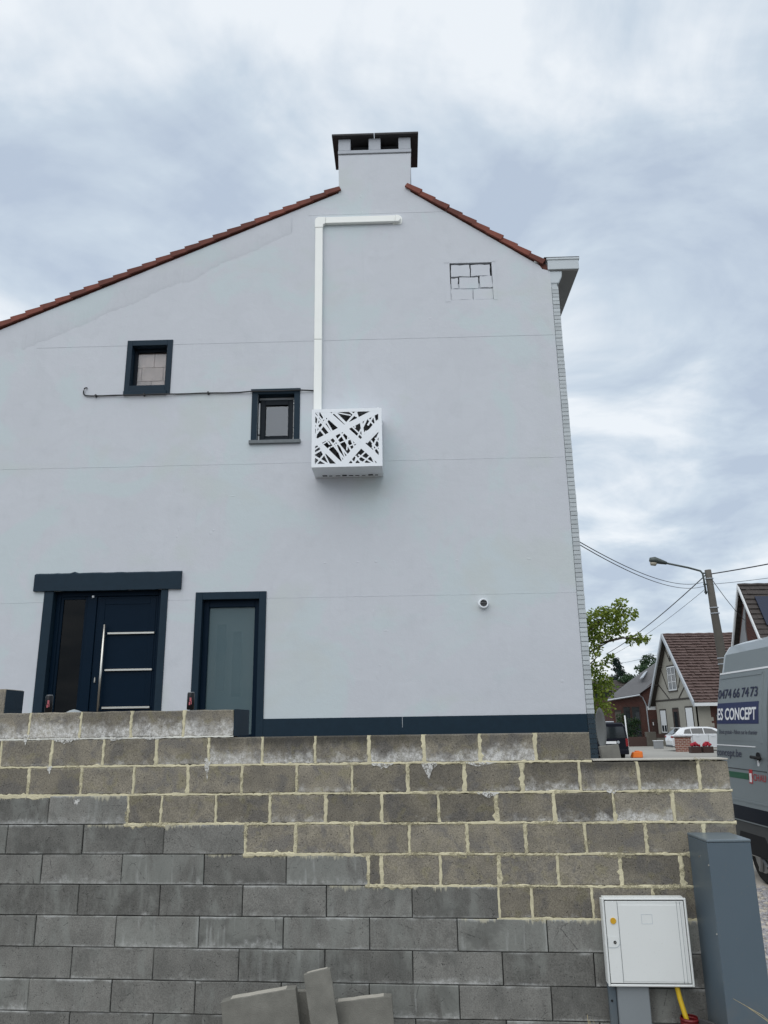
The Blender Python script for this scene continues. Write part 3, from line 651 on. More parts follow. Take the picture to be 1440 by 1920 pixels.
vt = onwall('round_wall_vent', 'small round white wall vent low on the right of the rendered wall', 'vent', 1.604, 3.862)
def disc(m, cx, cz, r, y0, y1, n=28, r1=None):
    m.prism([(cx + r * math.cos(2 * math.pi * k / n), cz + r * math.sin(2 * math.pi * k / n)) for k in range(n)], y0, y1); return m
disc(MB(), 0, 0, 0.085, -0.03, -0.001).build('flange', 'white_metal', vt, bevel=0.006)
m = MB(); n = 28
for k in range(n):
    a0, a1 = 2 * math.pi * k / n, 2 * math.pi * (k + 1) / n
    for r0, r1, y in ((0.058, 0.075, -0.075),):
        m.add([(r0 * math.cos(a0), y, r0 * math.sin(a0)), (r1 * math.cos(a0), y, r1 * math.sin(a0)), (r1 * math.cos(a1), y, r1 * math.sin(a1)), (r0 * math.cos(a1), y, r0 * math.sin(a1))], [(0, 1, 2, 3)])
        m.add([(r1 * math.cos(a0), y, r1 * math.sin(a0)), (r1 * math.cos(a0), -0.03, r1 * math.sin(a0)), (r1 * math.cos(a1), -0.03, r1 * math.sin(a1)), (r1 * math.cos(a1), y, r1 * math.sin(a1))], [(0, 1, 2, 3)])
m.build('ring', 'white_metal', vt)
disc(MB(), 0, 0, 0.058, -0.035, -0.0305).build('opening', 'black', vt)
for k in range(4):
    z = -0.042 + k * 0.026; hw = math.sqrt(max(0.0, 0.058 ** 2 - z * z)) - 0.002
    m = MB().hexa([(-hw, -0.075, z - 0.004), (hw, -0.075, z - 0.004), (hw, -0.045, z + 0.004), (-hw, -0.045, z + 0.004), (-hw, -0.073, z), (hw, -0.073, z), (hw, -0.043, z + 0.008), (-hw, -0.043, z + 0.008)]); m.build('louvre', 'cladding', vt)

# air-conditioner cage
SX0, SX1, SZ0, SZ1, SD = -1.178, -0.002, 6.092, 7.125, 0.57
cg = onwall('air_conditioner_cage', 'white laser-cut metal cage of crossing bars on the house wall', 'air-con cover', (SX0 + SX1) / 2, SZ0)
hx = (SX1 - SX0) / 2; hz = SZ1 - SZ0; yf = -SD
fp = frame4(-hx, hx, 0, hz, 0.058, yf, yf + 0.004).build('front_panel', 'white_metal', cg)
def P(px, py):   # position on the panel as fractions of its width and height
    return (-hx + 2 * hx * px, hz * (1 - py))
bars = [((0.04, 0.70), (0.30, 0.50), 0.022), ((0.52, 0.66), (0.70, 0.56), 0.022), ((0.80, 0.16), (0.72, 0.36), 0.022), ((0.22, 0.06), (0.16, 0.30), 0.024), ((0.66, 0.90), (0.80, 0.98), 0.022), ((0.86, 0.74), (0.97, 0.66), 0.022), ((0.34, 0.06), (0.56, 0.12), 0.02), ((0.38, 0.56), (0.50, 0.90), 0.024), ((0.05, 0.02), (0.28, 0.42), 0.024), ((0.62, 0.34), (0.60, 0.20), 0.024), ((0.52, 0.44), (0.50, 0.72), 0.022), ((0.76, 0.40), (0.90, 0.44), 0.020), ((0.86, 0.62), (0.92, 0.86), 0.022), ((0.17, 0.03), (1.0, 0.92), 0.115), ((0.0, 0.60), (1.0, 0.0), 0.105), ((0.44, 1.0), (1.0, 0.24), 0.115), ((0.0, 0.50), (0.42, 1.0), 0.085), ((0.02, 0.06), (0.62, 1.0), 0.03), ((0.12, 0.0), (0.40, 0.62), 0.03),
        ((0.05, 0.45), (0.33, 0.02), 0.035), ((0.03, 0.22), (0.22, 0.50), 0.03), ((0.02, 0.36), (0.20, 0.12), 0.028), ((0.06, 0.48), (0.10, 0.02), 0.026), ((0.30, 0.0), (0.52, 0.30), 0.045),
        ((0.48, 0.28), (0.66, 0.0), 0.035), ((0.52, 0.02), (0.64, 0.14), 0.03), ((0.62, 0.0), (0.66, 0.16), 0.035), ((0.56, 0.30), (0.78, 0.56), 0.024), ((0.64, 0.52), (0.80, 0.14), 0.026), ((0.70, 0.18), (0.74, 0.52), 0.045),
        ((0.76, 0.12), (1.0, 0.42), 0.028), ((0.80, 0.30), (0.94, 0.02), 0.030), ((0.88, 0.10), (0.93, 0.36), 0.026), ((0.74, 0.44), (1.0, 0.28), 0.03), ((0.78, 0.60), (1.0, 0.36), 0.035), ((0.84, 0.56), (1.0, 0.78), 0.026),
        ((0.86, 0.70), (0.97, 0.42), 0.030), ((0.90, 0.52), (1.0, 0.62), 0.022), ((0.30, 0.62), (0.46, 0.42), 0.028), ((0.24, 0.52), (0.50, 0.92), 0.032), ((0.27, 0.66), (0.55, 0.52), 0.022), ((0.34, 0.60), (0.46, 0.98), 0.024),
        ((0.40, 0.40), (0.60, 0.80), 0.034), ((0.48, 0.56), (0.66, 0.48), 0.026), ((0.55, 0.50), (0.63, 0.74), 0.028),
        ((0.0, 0.78), (0.20, 0.66), 0.03), ((0.08, 0.56), (0.18, 0.80), 0.026), ((0.02, 0.80), (0.26, 1.0), 0.034), ((0.05, 0.98), (0.26, 0.66), 0.028), ((0.16, 0.72), (0.26, 0.98), 0.024),
        ((0.56, 1.0), (0.80, 0.72), 0.026), ((0.62, 0.82), (0.72, 1.0), 0.030), ((0.66, 0.80), (0.90, 0.98), 0.026), ((0.70, 1.0), (0.86, 0.78), 0.026), ((0.84, 0.80), (0.90, 1.0), 0.028), ((0.60, 0.98), (0.64, 0.84), 0.03), ((0.16, 0.46), (0.26, 0.62), 0.024)]
m = MB()
for i, (a, b, w) in enumerate(bars):
    pa, pb = P(*a), P(*b)
    lim = lambda p: (min(max(p[0], -hx + 0.03), hx - 0.03), min(max(p[1], 0.03), hz - 0.03))
    m.bar(lim(pa), lim(pb), w, yf + 0.0003 + 0.00006 * i, yf + 0.0037 - 0.00003 * i)
m.build('lattice', 'white_metal', fp)
B(-hx, hx, yf + 0.005, 0.0, hz - 0.004, hz).build('top_panel', 'white_metal', cg)
# underside plate tapers in towards the wall and has a row of slots at its back edge
bp = MB().add([(-hx, yf + 0.005, 0.0), (hx, yf + 0.005, 0.0), (hx - 0.004, -0.004, 0.0), (-hx + 0.004, -0.004, 0.0)], [(0, 1, 2, 3)]).build('bottom_panel', 'white_metal', cg)
for k in range(9):
    x = -hx + 0.14 + k * 0.112; wdt = rng.uniform(0.05, 0.09)
    B(x, x + wdt, -0.13 + rng.uniform(-0.02, 0.02), -0.085, -0.004, -0.0015).build('slot', 'black', bp)
for x0, x1 in ((-hx, -hx + 0.004), (hx - 0.004, hx)):
    B(x0, x1, yf + 0.005, -0.01, 0.001, hz - 0.005).build('side_panel', 'white_metal', cg)
ac = onwall('air_conditioner', 'dark outdoor air-conditioning unit inside the white cage', 'air conditioner', (SX0 + SX1) / 2, SZ0 + 0.1)
B(-0.45, 0.45, -0.38, -0.06, 0.02, 0.74).build('casing', 'vanlow', ac, bevel=0.02)
disc(MB(), -0.10, 0.38, 0.30, -0.40, -0.378).build('fan_guard', 'black', ac)
for k in range(5):
    a = k * 2 * math.pi / 5; MB().bar((-0.10 + 0.05 * math.cos(a), 0.38 + 0.05 * math.sin(a)), (-0.10 + 0.26 * math.cos(a + 0.3), 0.38 + 0.26 * math.sin(a + 0.3)), 0.09, -0.408, -0.402).build('fan_blade', 'slate', ac)
for x in (-0.3, 0.3): B(x - 0.02, x + 0.02, -0.40, 0.0, -0.02, 0.02).build('bracket', 'cladding', ac)

# ------------------------------------------------------------------ concrete block wall
bw = thing('block_wall', 'concrete block garden wall, mortared blocks above large grey blocks', 'wall', (0, 5.7828, 0), PW)
Z1 = EYE - 0.0661
UR = 2.352
C = {0: [-3.13, -2.728, -2.323, -1.927, -1.524, -1.138],
     1: [-3.33, -2.93, -2.534, -2.126, -1.721, -1.32, -0.92, -0.529, -0.132, 0.262, 0.654, 1.051, 1.433],
     2: [-3.09, -2.687, -2.281, -1.877, -1.469, -1.067, -0.66, -0.26, 0.142, 0.544, 0.943, 1.339, 1.737, 2.146, UR],
     3: [-3.11, -2.512, -1.91, -1.657, -1.253, -0.851, -0.452, -0.048, 0.349, 0.753, 1.153, 1.552, 1.953, UR],
     4: [-3.40, -2.81, -2.232, -1.625, -1.03, -0.66, -0.261, 0.139, 0.543, 0.942, 1.345, 1.748, 2.134, UR],
     5: [-3.13, -2.526, -1.924, -1.32, -0.727, -0.15, -0.051, 0.352, 0.75, 1.149, 1.562, 1.958, UR],
     6: [-3.42, -2.83, -2.23, -1.63, -1.033, -0.442, 0.152, 0.737, 0.959, 1.358, 1.757, 2.157, UR],
     7: [-3.12, -2.526, -1.935, -1.335, -0.74, -0.143, 0.452, 1.048, 1.642, 2.05, UR],
     8: [-3.43, -2.84, -2.242, -1.65, -1.045, -0.45, 0.146, 0.743, 1.338, 1.94, UR],
     9: [-3.13, -2.532, -1.936, -1.344, -0.748, -0.148, 0.449, 1.048, 1.648, 2.05, UR],
     10: [-3.42, -2.82, -2.222, -1.63, -1.03, -0.44, 0.157, 0.748, 1.345, 1.94, UR]}
UPSTART = {0: -9, 1: -9, 2: -9, 3: -1.95, 4: -1.06, 5: -0.18, 6: 0.70, 7: 99, 8: 99, 9: 99, 10: 99}
EFF = {0: [.55, .75, .6, .65, .65, .7], 1: [.15, .1, .1, .1, .25, .55, .5, .3, .55, .45, .65, .1, .15], 2: [0, 0, 0, 0, 0, .1, .2, .05, .1, .15, .35, .3, .4, .25, .3], 3: [0] * 4 + [.05, .25, 0, .05, .1, .2, .3, .5, .1, 0]}
DARK = {0: [.1] * 6, 1: [0, 0, 0, 0, 0, .5, .75, .9, .6, .45, .3, .1, .1], 2: [0] * 10 + [.25, .8, .7, .35, .2]}
def block(u0, u1, z0, z1, up, y1=0.19):
    g = 0.006 if up else 0.0032
    L = (u1 - u0) / 2 - g; Hh = (z1 - z0) / 2 - (0.006 if up else 0.0028)
    nu, nz = 5, 2; j = 0.0032 if up else 0.0010
    per = [(-L + 2 * L * i / nu, -Hh) for i in range(nu)] + [(L, -Hh + 2 * Hh * i / nz) for i in range(nz)] + [(L - 2 * L * i / nu, Hh) for i in range(nu)] + [(-L, Hh - 2 * Hh * i / nz) for i in range(nz)]
    outr = [(x + rng.uniform(-j, j), z + rng.uniform(-j, j)) for x, z in per]
    dy = rng.uniform(-0.0035, 0.0035) if up else rng.uniform(-0.005, 0.005)
    bv = 0.005 if up else 0.003
    inn = [(x * (1 - (bv + rng.uniform(0, bv)) / L), z * (1 - (bv + rng.uniform(0, bv)) / Hh)) for x, z in outr]
    n = len(per)
    v = [(x, dy, z) for x, z in inn] + [(x, dy + bv, z) for x, z in outr] + [(x, y1 - 0.0, z) for x, z in per]
    f = [tuple(range(n))]
    for i in range(n):
        k = (i + 1) % n; f += [(n + i, n + k, k, i), (2 * n + i, 2 * n + k, n + k, n + i)]
    m = MB(); m.add(v, f); return m.build('block', 'block_up' if up else 'block_lo', bw, loc=((u0 + u1) / 2, 0, (z0 + z1) / 2), fix=False)
for k, us in C.items():
    zt = Z1 - 0.2 * (k - 1); zb = zt - 0.2
    for i, (a, b) in enumerate(zip(us, us[1:])):
        up = a > UPSTART[k]
        o = block(a, b, zb, zt, up, 0.40 if (k == 0 and i == 4) else 0.19)
        eff = EFF.get(k, [])[i] if i < len(EFF.get(k, [])) else 0.0
        dark = DARK.get(k, [])[i] if i < len(DARK.get(k, [])) else 0.0
        smear = 0.0
        if not up: 
            above = k - 1; mid = (a + b) / 2
            if mid > UPSTART[above] - 0.2 : smear = 1.0
            eff = rng.choice([0, 0, 0.05, 0.2]); dark = rng.random() ** 1.3
        elif eff < 0.3: smear = rng.choice([0, 0, 0.15, 0.3])
        o.color = (eff, smear, rng.random(), dark)
# navy painted end of the top course and the cap strip on the low right part
B(-1.1405, -1.134, 0.006, 0.398, Z1 + 0.004, Z1 + 0.197).build('painted_end', 'navy', bw)
B(1.437, UR - 0.004, -0.004, 0.19, Z1 - 0.1985, Z1 - 0.1895).build('cap_strip', 'slab_edge', bw, bevel=0.002)
# core behind the joints
m = MB()
m.box(-3.42, UR - 0.02, 0.012, 0.18, -0.08, Z1 - 0.21); m.box(-3.42, 1.41, 0.0125, 0.18, Z1 - 0.215, Z1 - 0.012); m.box(-3.42, -1.16, 0.013, 0.18, Z1 - 0.02, Z1 + 0.18)
m.build('core', 'darkjoint', bw)
# raised, ragged mortar
def strip(m, pts, w, horizontal, jw=0.35):
    n = len(pts); rows = []; p0, p1 = rng.uniform(0, 9), rng.uniform(0, 9); w0 = w
    for i, (u, z) in enumerate(pts):
        w = w0 * (1 + 0.28 * math.sin(i * 0.23 + p0) * math.sin(i * 0.071 + p1) + (0.7 if rng.random() < 0.035 else 0))
        a = w / 2 * (1 + rng.uniform(-jw, jw * 1.3)); b = w / 2 * (1 + rng.uniform(-jw, jw * 1.3)); p = rng.uniform(-0.0012, 0.0016)
        if horizontal: q = [(u, 0.006, z + a), (u, -0.0015 + p, z + a * 0.55), (u, -0.0025 + p, z - b * 0.4), (u, 0.006, z - b)]
        else: q = [(u - a, 0.006, z), (u - a * 0.6, -0.0015 + p, z), (u + b * 0.5, -0.0025 + p, z), (u + b, 0.006, z)]
        rows.append(q)
    for i in range(n - 1):
        v = rows[i] + rows[i + 1]
        fs = [(0, 4, 5, 1), (1, 5, 6, 2), (2, 6, 7, 3)]
        m.add(v, fs if not horizontal else [tuple(reversed(q)) for q in fs])
m = MB(); mw = MB()
bedspan = {1: (-3.4, -1.14), 2: (-3.4, 1.43), 3: (-3.4, UR), 4: (-1.93, UR), 5: (-1.04, UR), 6: (-0.17, UR), 7: (0.72, UR)}
for k, (a, b) in bedspan.items():
    z = Z1 - 0.2 * (k - 1); n = int((b - a) / 0.022)
    ph = rng.uniform(0, 9)
    pts = [(a + (b - a) * i / n, z + 0.0015 * math.sin(i * 0.13 + ph) + rng.uniform(-0.001, 0.001)) for i in range(n + 1)]
    strip(mw if k in (1,) else m, pts, 0.019 if k > 1 else 0.014, True, 0.5)
    if k == 3: strip(m, [(u, zz - 0.008) for u, zz in pts if u < -1.90], 0.046, True, 0.5)
    if k >= 4:
        z2 = [(u, zz - 0.004) for u, zz in pts if u < {4: -1.0, 5: -0.12, 6: 0.75, 7: UR}[k]]
        if k < 7: strip(m, z2, 0.028, True, 0.6)
for k, us in C.items():
    zt = Z1 - 0.2 * (k - 1); zb = zt - 0.2
    for i, u in enumerate(us[:-1]):
        if i == 0 and k < 3: continue
        if u <= UPSTART[k] and not (k in (3, 4, 5, 6) and abs(u - UPSTART[k]) < 0.045): continue
        n = 9; t0 = rng.uniform(-0.004, 0.004); t1 = rng.uniform(-0.004, 0.004)
        strip(m, [(u + t0 + (t1 - t0) * q / n + rng.uniform(-0.001, 0.001), zb + 0.004 + 0.192 * q / n) for q in range(n + 1)], rng.uniform(0.023, 0.035), False, 0.40)
m.build('mortar', 'mortar', bw, fix=False); mw.build('mortar', 'mortar_white', bw, fix=False)

ms = MB()
for q in range(120):
    k = rng.choice([2, 3, 3, 4, 4, 5, 5, 6]); us = C[k]; z0 = Z1 - 0.2 * (k - 1)
    if rng.random() < 0.6: cu_, cz_, rw, rh = rng.uniform(max(UPSTART[k], -3.0), UR - 0.1), z0 + rng.choice([0, -0.2]), rng.uniform(0.05, 0.14), rng.uniform(0.012, 0.03)
    else:
        i_ = rng.randrange(1, len(us) - 1); cu_, cz_, rw, rh = us[i_], z0 - rng.uniform(0.03, 0.17), rng.uniform(0.014, 0.03), rng.uniform(0.03, 0.08)
        if cu_ < UPSTART[k]: continue
    nn_ = 12; yy = -0.0052 - 0.00001 * q
    ms.add([(cu_ + rw * rng.uniform(0.55, 1) * math.cos(2 * math.pi * j / nn_), yy, cz_ + rh * rng.uniform(0.55, 1) * math.sin(2 * math.pi * j / nn_)) for j in range(nn_)], [tuple(range(nn_))])
ms.build('mortar_smear', 'smear', bw, fix=False)
def lime(u, zt, w, h):
    m = MB(); n = 9; row = []
    for i in range(n + 1):
        f_ = i / n; env = math.sin(math.pi * min(max(f_, 0.04), 0.96)); row.append((u - w / 2 + w * f_, zt + rng.uniform(0, 0.008), zt - h * env * rng.uniform(0.35, 1.0)))
    for (ua, ta, ba), (ub, tb, bb) in zip(row, row[1:]): m.add([(ua, -0.0062, ba), (ub, -0.0062, bb), (ub, -0.0066, tb), (ua, -0.0066, ta)], [(0, 1, 2, 3)])
    m.build('lime_stain', 'lime', bw, fix=False)
for q in ((-2.74, Z1 + 0.03, 0.05, 0.10), (-2.43, Z1 + 0.004, 0.22, 0.045), (-2.05, Z1 + 0.004, 0.14, 0.03), (-1.75, Z1 + 0.004, 0.25, 0.03), (-2.535, Z1 - 0.195, 0.05, 0.06), (-1.325, Z1 - 0.15, 0.055, 0.16), (-0.04, Z1 - 0.2, 0.16, 0.05), (0.30, Z1 - 0.2, 0.12, 0.11), (0.66, Z1 - 0.2, 0.22, 0.03), (1.55, Z1 - 0.39, 0.10, 0.03), (0.70, Z1 - 0.4, 0.16, 0.04), (-2.30, Z1 - 0.43, 0.05, 0.05)): lime(*q)

# separate pier block behind the left end of the wall
pr = thing('block_pier', 'short block pier with a navy side at the left edge behind the wall', 'pier', (-3.17, 6.1, 1.80), 0)
for z0, z1 in ((0.0, 0.285), (0.29, 0.483)):
    o = B(-0.22, 0.22, 0, 0.30, z0, z1).build('block', 'block_up', pr, bevel=0.005); o.color = (0, 0, 0.9, 0)
B(0.2205, 0.225, 0.004, 0.298, 0.0, 0.478).build('painted_side', 'navy', pr)

def can(x, y, z, label):
    t = thing('drink_can', label, 'can', (x, y, z), rng.uniform(-0.3, 0.3), 'drink cans on the wall')
    n = 20; prof = [(0.024, 0), (0.028, 0.006), (0.028, 0.118), (0.0235, 0.128)]
    m = MB(); v = []
    for r, h in prof: v += [(r * math.cos(2 * math.pi * k / n), r * math.sin(2 * math.pi * k / n), h) for k in range(n)]
    f = [(i * n + k, i * n + (k + 1) % n, (i + 1) * n + (k + 1) % n, (i + 1) * n + k) for i in range(3) for k in range(n)]
    m.add(v, f + [tuple(range(n))[::-1]]); m.build('body', 'can_black', t, True, fix=False)
    MB().tube([(0, 0, 0.1275), (0, 0, 0.131)], 0.0235, 20).build('lid', 'can_top', t)
    m = MB()
    for (a0, a1, h0, h1) in ((-1.75, -1.25, 0.062, 0.090), (-1.9, -1.5, 0.035, 0.058), (-1.35, -1.15, 0.04, 0.065)):
        for q in range(4):
            b0 = a0 + (a1 - a0) * q / 4; b1 = a0 + (a1 - a0) * (q + 1) / 4; r = 0.0284
            m.add([(r * math.cos(b0), r * math.sin(b0), h0), (r * math.cos(b1), r * math.sin(b1), h0), (r * math.cos(b1), r * math.sin(b1), h1), (r * math.cos(b0), r * math.sin(b0), h1)], [(0, 1, 2, 3)])
    m.build('print', 'can_red', t, fix=False)
can(-2.655 * math.cos(PW) + 0.02, 5.7828 + 2.655 * 0.0961 + 0.10, Z1 + 0.199, 'black drink can on the wall top in front of the door sidelight')
can(-1.492 * math.cos(PW) - 0.01, 5.7828 + 1.492 * 0.0961 + 0.10, Z1 + 0.199, 'black drink can on the wall top beside the tall frosted window')
m = MB(); bmt = bmesh.new(); bmesh.ops.create_icosphere(bmt, subdivisions=2, radius=0.5)
for v in bmt.verts: v.co = Vector((v.co.x * 0.13, v.co.y * 0.10, v.co.z * 0.07)) * (1 + rng.uniform(-0.12, 0.12))
me = bpy.data.meshes.new('stone'); bmt.to_mesh(me); bmt.free()
tag(link('stone', me, 'greyrag', None, True, (-2.42, 6.13, Z1 + 0.180)), 'small pale grey stone on the wall top below the door', 'stone')

# ------------------------------------------------------------------ things at the foot of the wall
sb = thing('steel_column', 'tall blue-grey steel service box standing at the right end of the wall', 'service box', (2.147, 5.42, 0), R(-1.0))
B(-0.137, 0.137, -0.175, 0.168, -0.05, 1.222).build('body', 'bluegrey', sb, bevel=0.004)
B(-0.139, 0.139, -0.178, 0.170, 1.2235, 1.240).build('lid', 'bluegrey_lid', sb, bevel=0.004)
for (y, z) in ((-0.165, 1.09), (-0.02, 1.12), (-0.165, 0.70)):
    MB().tube([(-0.1372, y, z), (-0.142, y, z)], 0.005, 8).build('screw', 'steel', sb)

mc = thing('meter_cabinet', 'pale grey utility meter cabinet on a grey pedestal in front of the wall', 'cabinet', (1.650, 5.515, 0), R(-4.0))
hw = 0.269
MB().box(-hw, hw, 0.0, 0.075, 0.345, 0.860).build('casing', 'gpvc', mc, bevel=0.012, seg=2)
frame4(-hw + 0.001, hw - 0.001, 0.3460, 0.8590, 0.013, -0.014, 0.001).build('rim', 'gpvc', mc, bevel=0.003)
B(-hw + 0.012, hw - 0.012, -0.0025, -0.0005, 0.3584, 0.8466).build('seal', 'black', mc)
dr = B(-hw + 0.018, hw - 0.018, -0.011, -0.003, 0.3646, 0.8404).build('door', 'gpvc', mc, bevel=0.003)
B(-0.17, 0.235, -0.0135, -0.0112, 0.3750, 0.8176).build('door_panel', 'gpvc', dr, bevel=0.001)
for x in (-0.172, 0.205, 0.226): B(x - 0.0012, x + 0.0012, -0.0138, -0.0109, 0.3667, 0.8383).build('seam', 'gped', dr)
disc(MB(), -0.206, 0.7245, 0.0185, -0.016, -0.0111).build('marker', 'yellow', dr)
pl_ = [(-hw + 0.020, 0.5653), (-hw + 0.020, 0.6335), (-0.206, 0.6335)] + [(-0.206 + 0.033 * math.cos(a), 0.5994 + 0.033 * math.sin(a)) for a in [R(90 - 15 * q) for q in range(1, 12)]] + [(-0.206, 0.5653)]
MB().prism(pl_, -0.0125, -0.0112).build('lock_recess', 'fascia', dr)
MB().prism([(x * 0.94 - 0.0135, z * 0.94 + 0.0385) for x, z in pl_], -0.0132, -0.0126).build('lock_recess', 'gpvc', dr)
MB().tube([(-0.206, -0.0128, 0.5994), (-0.206, -0.0165, 0.5994)], 0.0095, 12).build('lock', 'black', dr)
MB().tube([(-0.206, -0.0160, 0.5994), (-0.206, -0.0175, 0.5994)], 0.0045, 8).build('lock_pin', 'steel', dr)
frame4(-0.026, 0.044, 0.7069, 0.7638, 0.0022, -0.0146, -0.0136).build('label_frame', 'fascia', dr)
B(-0.212, -0.012, 0.015, 0.07, -0.05, 0.3440).build('pedestal', 'gped', mc, bevel=0.006)
B(-0.262, -0.214, 0.045, 0.085, -0.05, 0.3440).build('pedestal_side', 'bluegrey', mc, bevel=0.004)
MB().tube([(-0.245, 0.0445, 0.25), (-0.245, 0.040, 0.25)], 0.007, 10).build('bolt', 'black', mc)

gp = [(1.815, 5.535, 0.40), (1.818, 5.53, 0.33), (1.825, 5.52, 0.27), (1.838, 5.505, 0.20), (1.852, 5.49, 0.13), (1.86, 5.48, 0.0)]
tag(MB().tube(gp, 0.016, 12).build('gas_pipe', 'gasyellow', None, True), 'yellow gas pipe curving down from under the meter cabinet', 'pipe')
rp = []; rr = []
for i in range(44): rp.append((1.857, 5.48, -0.03 + i * 0.0050)); rr.append(0.052 + (0.005 if i % 4 < 2 else 0.0))
tag(MB().tube(rp, rr, 24, cap=False).build('red_conduit', 'redplastic', None, False, fix=False), 'red corrugated plastic sleeve around the yellow gas pipe', 'sleeve')
sc = thing('scrap_metal', 'dark scrap of metal lying between red sleeve and steel column', 'scrap', (1.945, 5.40, 0.03), 0.4)
MB().hexa([(-0.03, -0.08, 0.0), (0.06, -0.10, 0.0), (0.08, 0.10, 0.0), (-0.03, 0.10, 0.0), (-0.02, -0.06, 0.17), (0.03, -0.07, 0.15), (0.07, 0.08, 0.10), (-0.02, 0.08, 0.16)]).build('plate', 'slate', sc, bevel=0.01)
MB().tube([(0.05 + 0.018 * math.cos(a), -0.11, 0.12 + 0.018 * math.sin(a)) for a in [2 * math.pi * q / 12 for q in range(13)]], 0.003, 6).build('ring', 'steel', sc, True)

def slab(name, label, w, h, t, loc, rx, ry, rz):
    th = thing(name, label, 'slab', loc, 0, 'concrete slabs leaning on the wall'); th.rotation_euler = (R(rx), R(ry), R(rz))
    per = []
    for (xa, za), (xb, zb) in zip([(-w / 2, -h), (w / 2, -h), (w / 2, 0), (-w / 2, 0)], [(w / 2, -h), (w / 2, 0), (-w / 2, 0), (-w / 2, -h)]):
        for q in range(8): per.append((xa + (xb - xa) * q / 8 + rng.uniform(-0.0025, 0.0025), za + (zb - za) * q / 8 + (rng.uniform(-0.002, 0.0015) if q else -0.006 if za == 0 else 0)))
    MB().prism(per, 0, t).build('board', 'slab', th, bevel=0.0025)
    m = MB(); tp = sorted([p for p in per if p[1] > -0.012])
    for (xa, za), (xb, zb) in zip(tp[1:-1], tp[2:-1]): m.add([(xa, 0.004, za + 0.0012), (xb, 0.004, zb + 0.0012), (xb, t - 0.004, zb + 0.0012), (xa, t - 0.004, za + 0.0012)], [(0, 1, 2, 3)])
    m.build('top_edge', 'slab_edge', th, fix=False)
    return th
slab('concrete_slab', 'wide concrete slab leaning on the wall, leftmost of the three', 0.475, 0.60, 0.085, (-0.845, 5.50, 0.338), -1.5, -8.5, 0)
slab('concrete_slab', 'narrow upright concrete slab rising highest between two wider ones', 0.170, 0.65, 0.045, (-0.468, 5.44, 0.482), -3, -10, 3)
slab('concrete_slab', 'brownish concrete slab leaning on the wall right of the narrow one', 0.39, 0.45, 0.075, (-0.195, 5.52, 0.296), -1.5, -5, 0)
tag(B(-0.16, 0.04, -0.02, 0.02, -0.45, 0.0).build('concrete_offcut', 'slab', None, bevel=0.003, loc=(-0.54, 5.62, 0.325)), 'concrete offcut half hidden behind the narrow upright slab', 'slab')

# dry grass and weeds
def blades(name, spots, label, mat):
    m = MB()
    for (cx, cy, n, h, sp) in spots:
        for k in range(n):
            a = rng.uniform(0, 6.28); r = rng.uniform(0, sp); x = cx + r * math.cos(a); y = cy + r * math.sin(a)
            hh = h * rng.uniform(0.5, 1.2); lean = rng.uniform(0.15, 0.9) * hh; d = rng.uniform(0, 6.28); dx, dy = math.cos(d), math.sin(d)
            w = rng.uniform(0.0012, 0.003); p = []
            for q in range(5):
                f = q / 4; bend = lean * f * f; zz_ = hh * f * (1 - 0.25 * f * (rng.random() if q == 4 else 0.5))
                p.append((x + dx * bend, y + dy * bend, zz_))
            m.tube(p, [w, w, w, w * 0.8, w * 0.4], 4, cap=False)
    return tag(m.build(name, mat), label, 'grass', kind='stuff')
blades('dry_grass', [(2.24, 5.10, 5, 0.38, 0.05), (2.34, 5.08, 9, 0.42, 0.06), (2.40, 5.12, 10, 0.38, 0.05), (2.44, 5.55, 30, 0.30, 0.07), (2.50, 5.9, 40, 0.26, 0.10), (2.62, 6.3, 40, 0.22, 0.15), (1.20, 5.42, 8, 0.18, 0.05), (1.33, 5.45, 6, 0.16, 0.04)], 'dry straw grass at the foot of the steel column', 'straw')
def pebbles(name, n, area, mat, label, s0, s1):
    base = bmesh.new(); bmesh.ops.create_icosphere(base, subdivisions=1, radius=1.0); bv = [v.co.copy() for v in base.verts]; bf = [[v.index for v in f.verts] for f in base.faces]; base.free()
    m = MB()
    for i in range(n):
        x = rng.uniform(area[0], area[1]); y = rng.uniform(area[2], area[3]); s = rng.uniform(s0, s1)
        rot = Matrix.Rotation(rng.uniform(0, 6.28), 3, 'Z'); sx, sy, sz = s * rng.uniform(0.7, 1.3), s * rng.uniform(0.7, 1.3), s * rng.uniform(0.4, 0.8)
        m.add([tuple(rot @ Vector((v.x * sx, v.y * sy, v.z * sz)) + Vector((x, y, 0.004 + sz * 0.4))) for v in bv], bf)
    return tag(m.build(name, mat, fix=False), label, 'gravel', kind='stuff')
pebbles('gravel', 5200, (2.6, 4.5, 6.6, 10.6), 'stone', 'loose grey and white gravel beside the van', 0.012, 0.034)
pebbles('pale_stones', 1500, (2.6, 4.5, 5.8, 10.8), 'sand', 'pale sandy stones in the gravel beside the van', 0.015, 0.045)

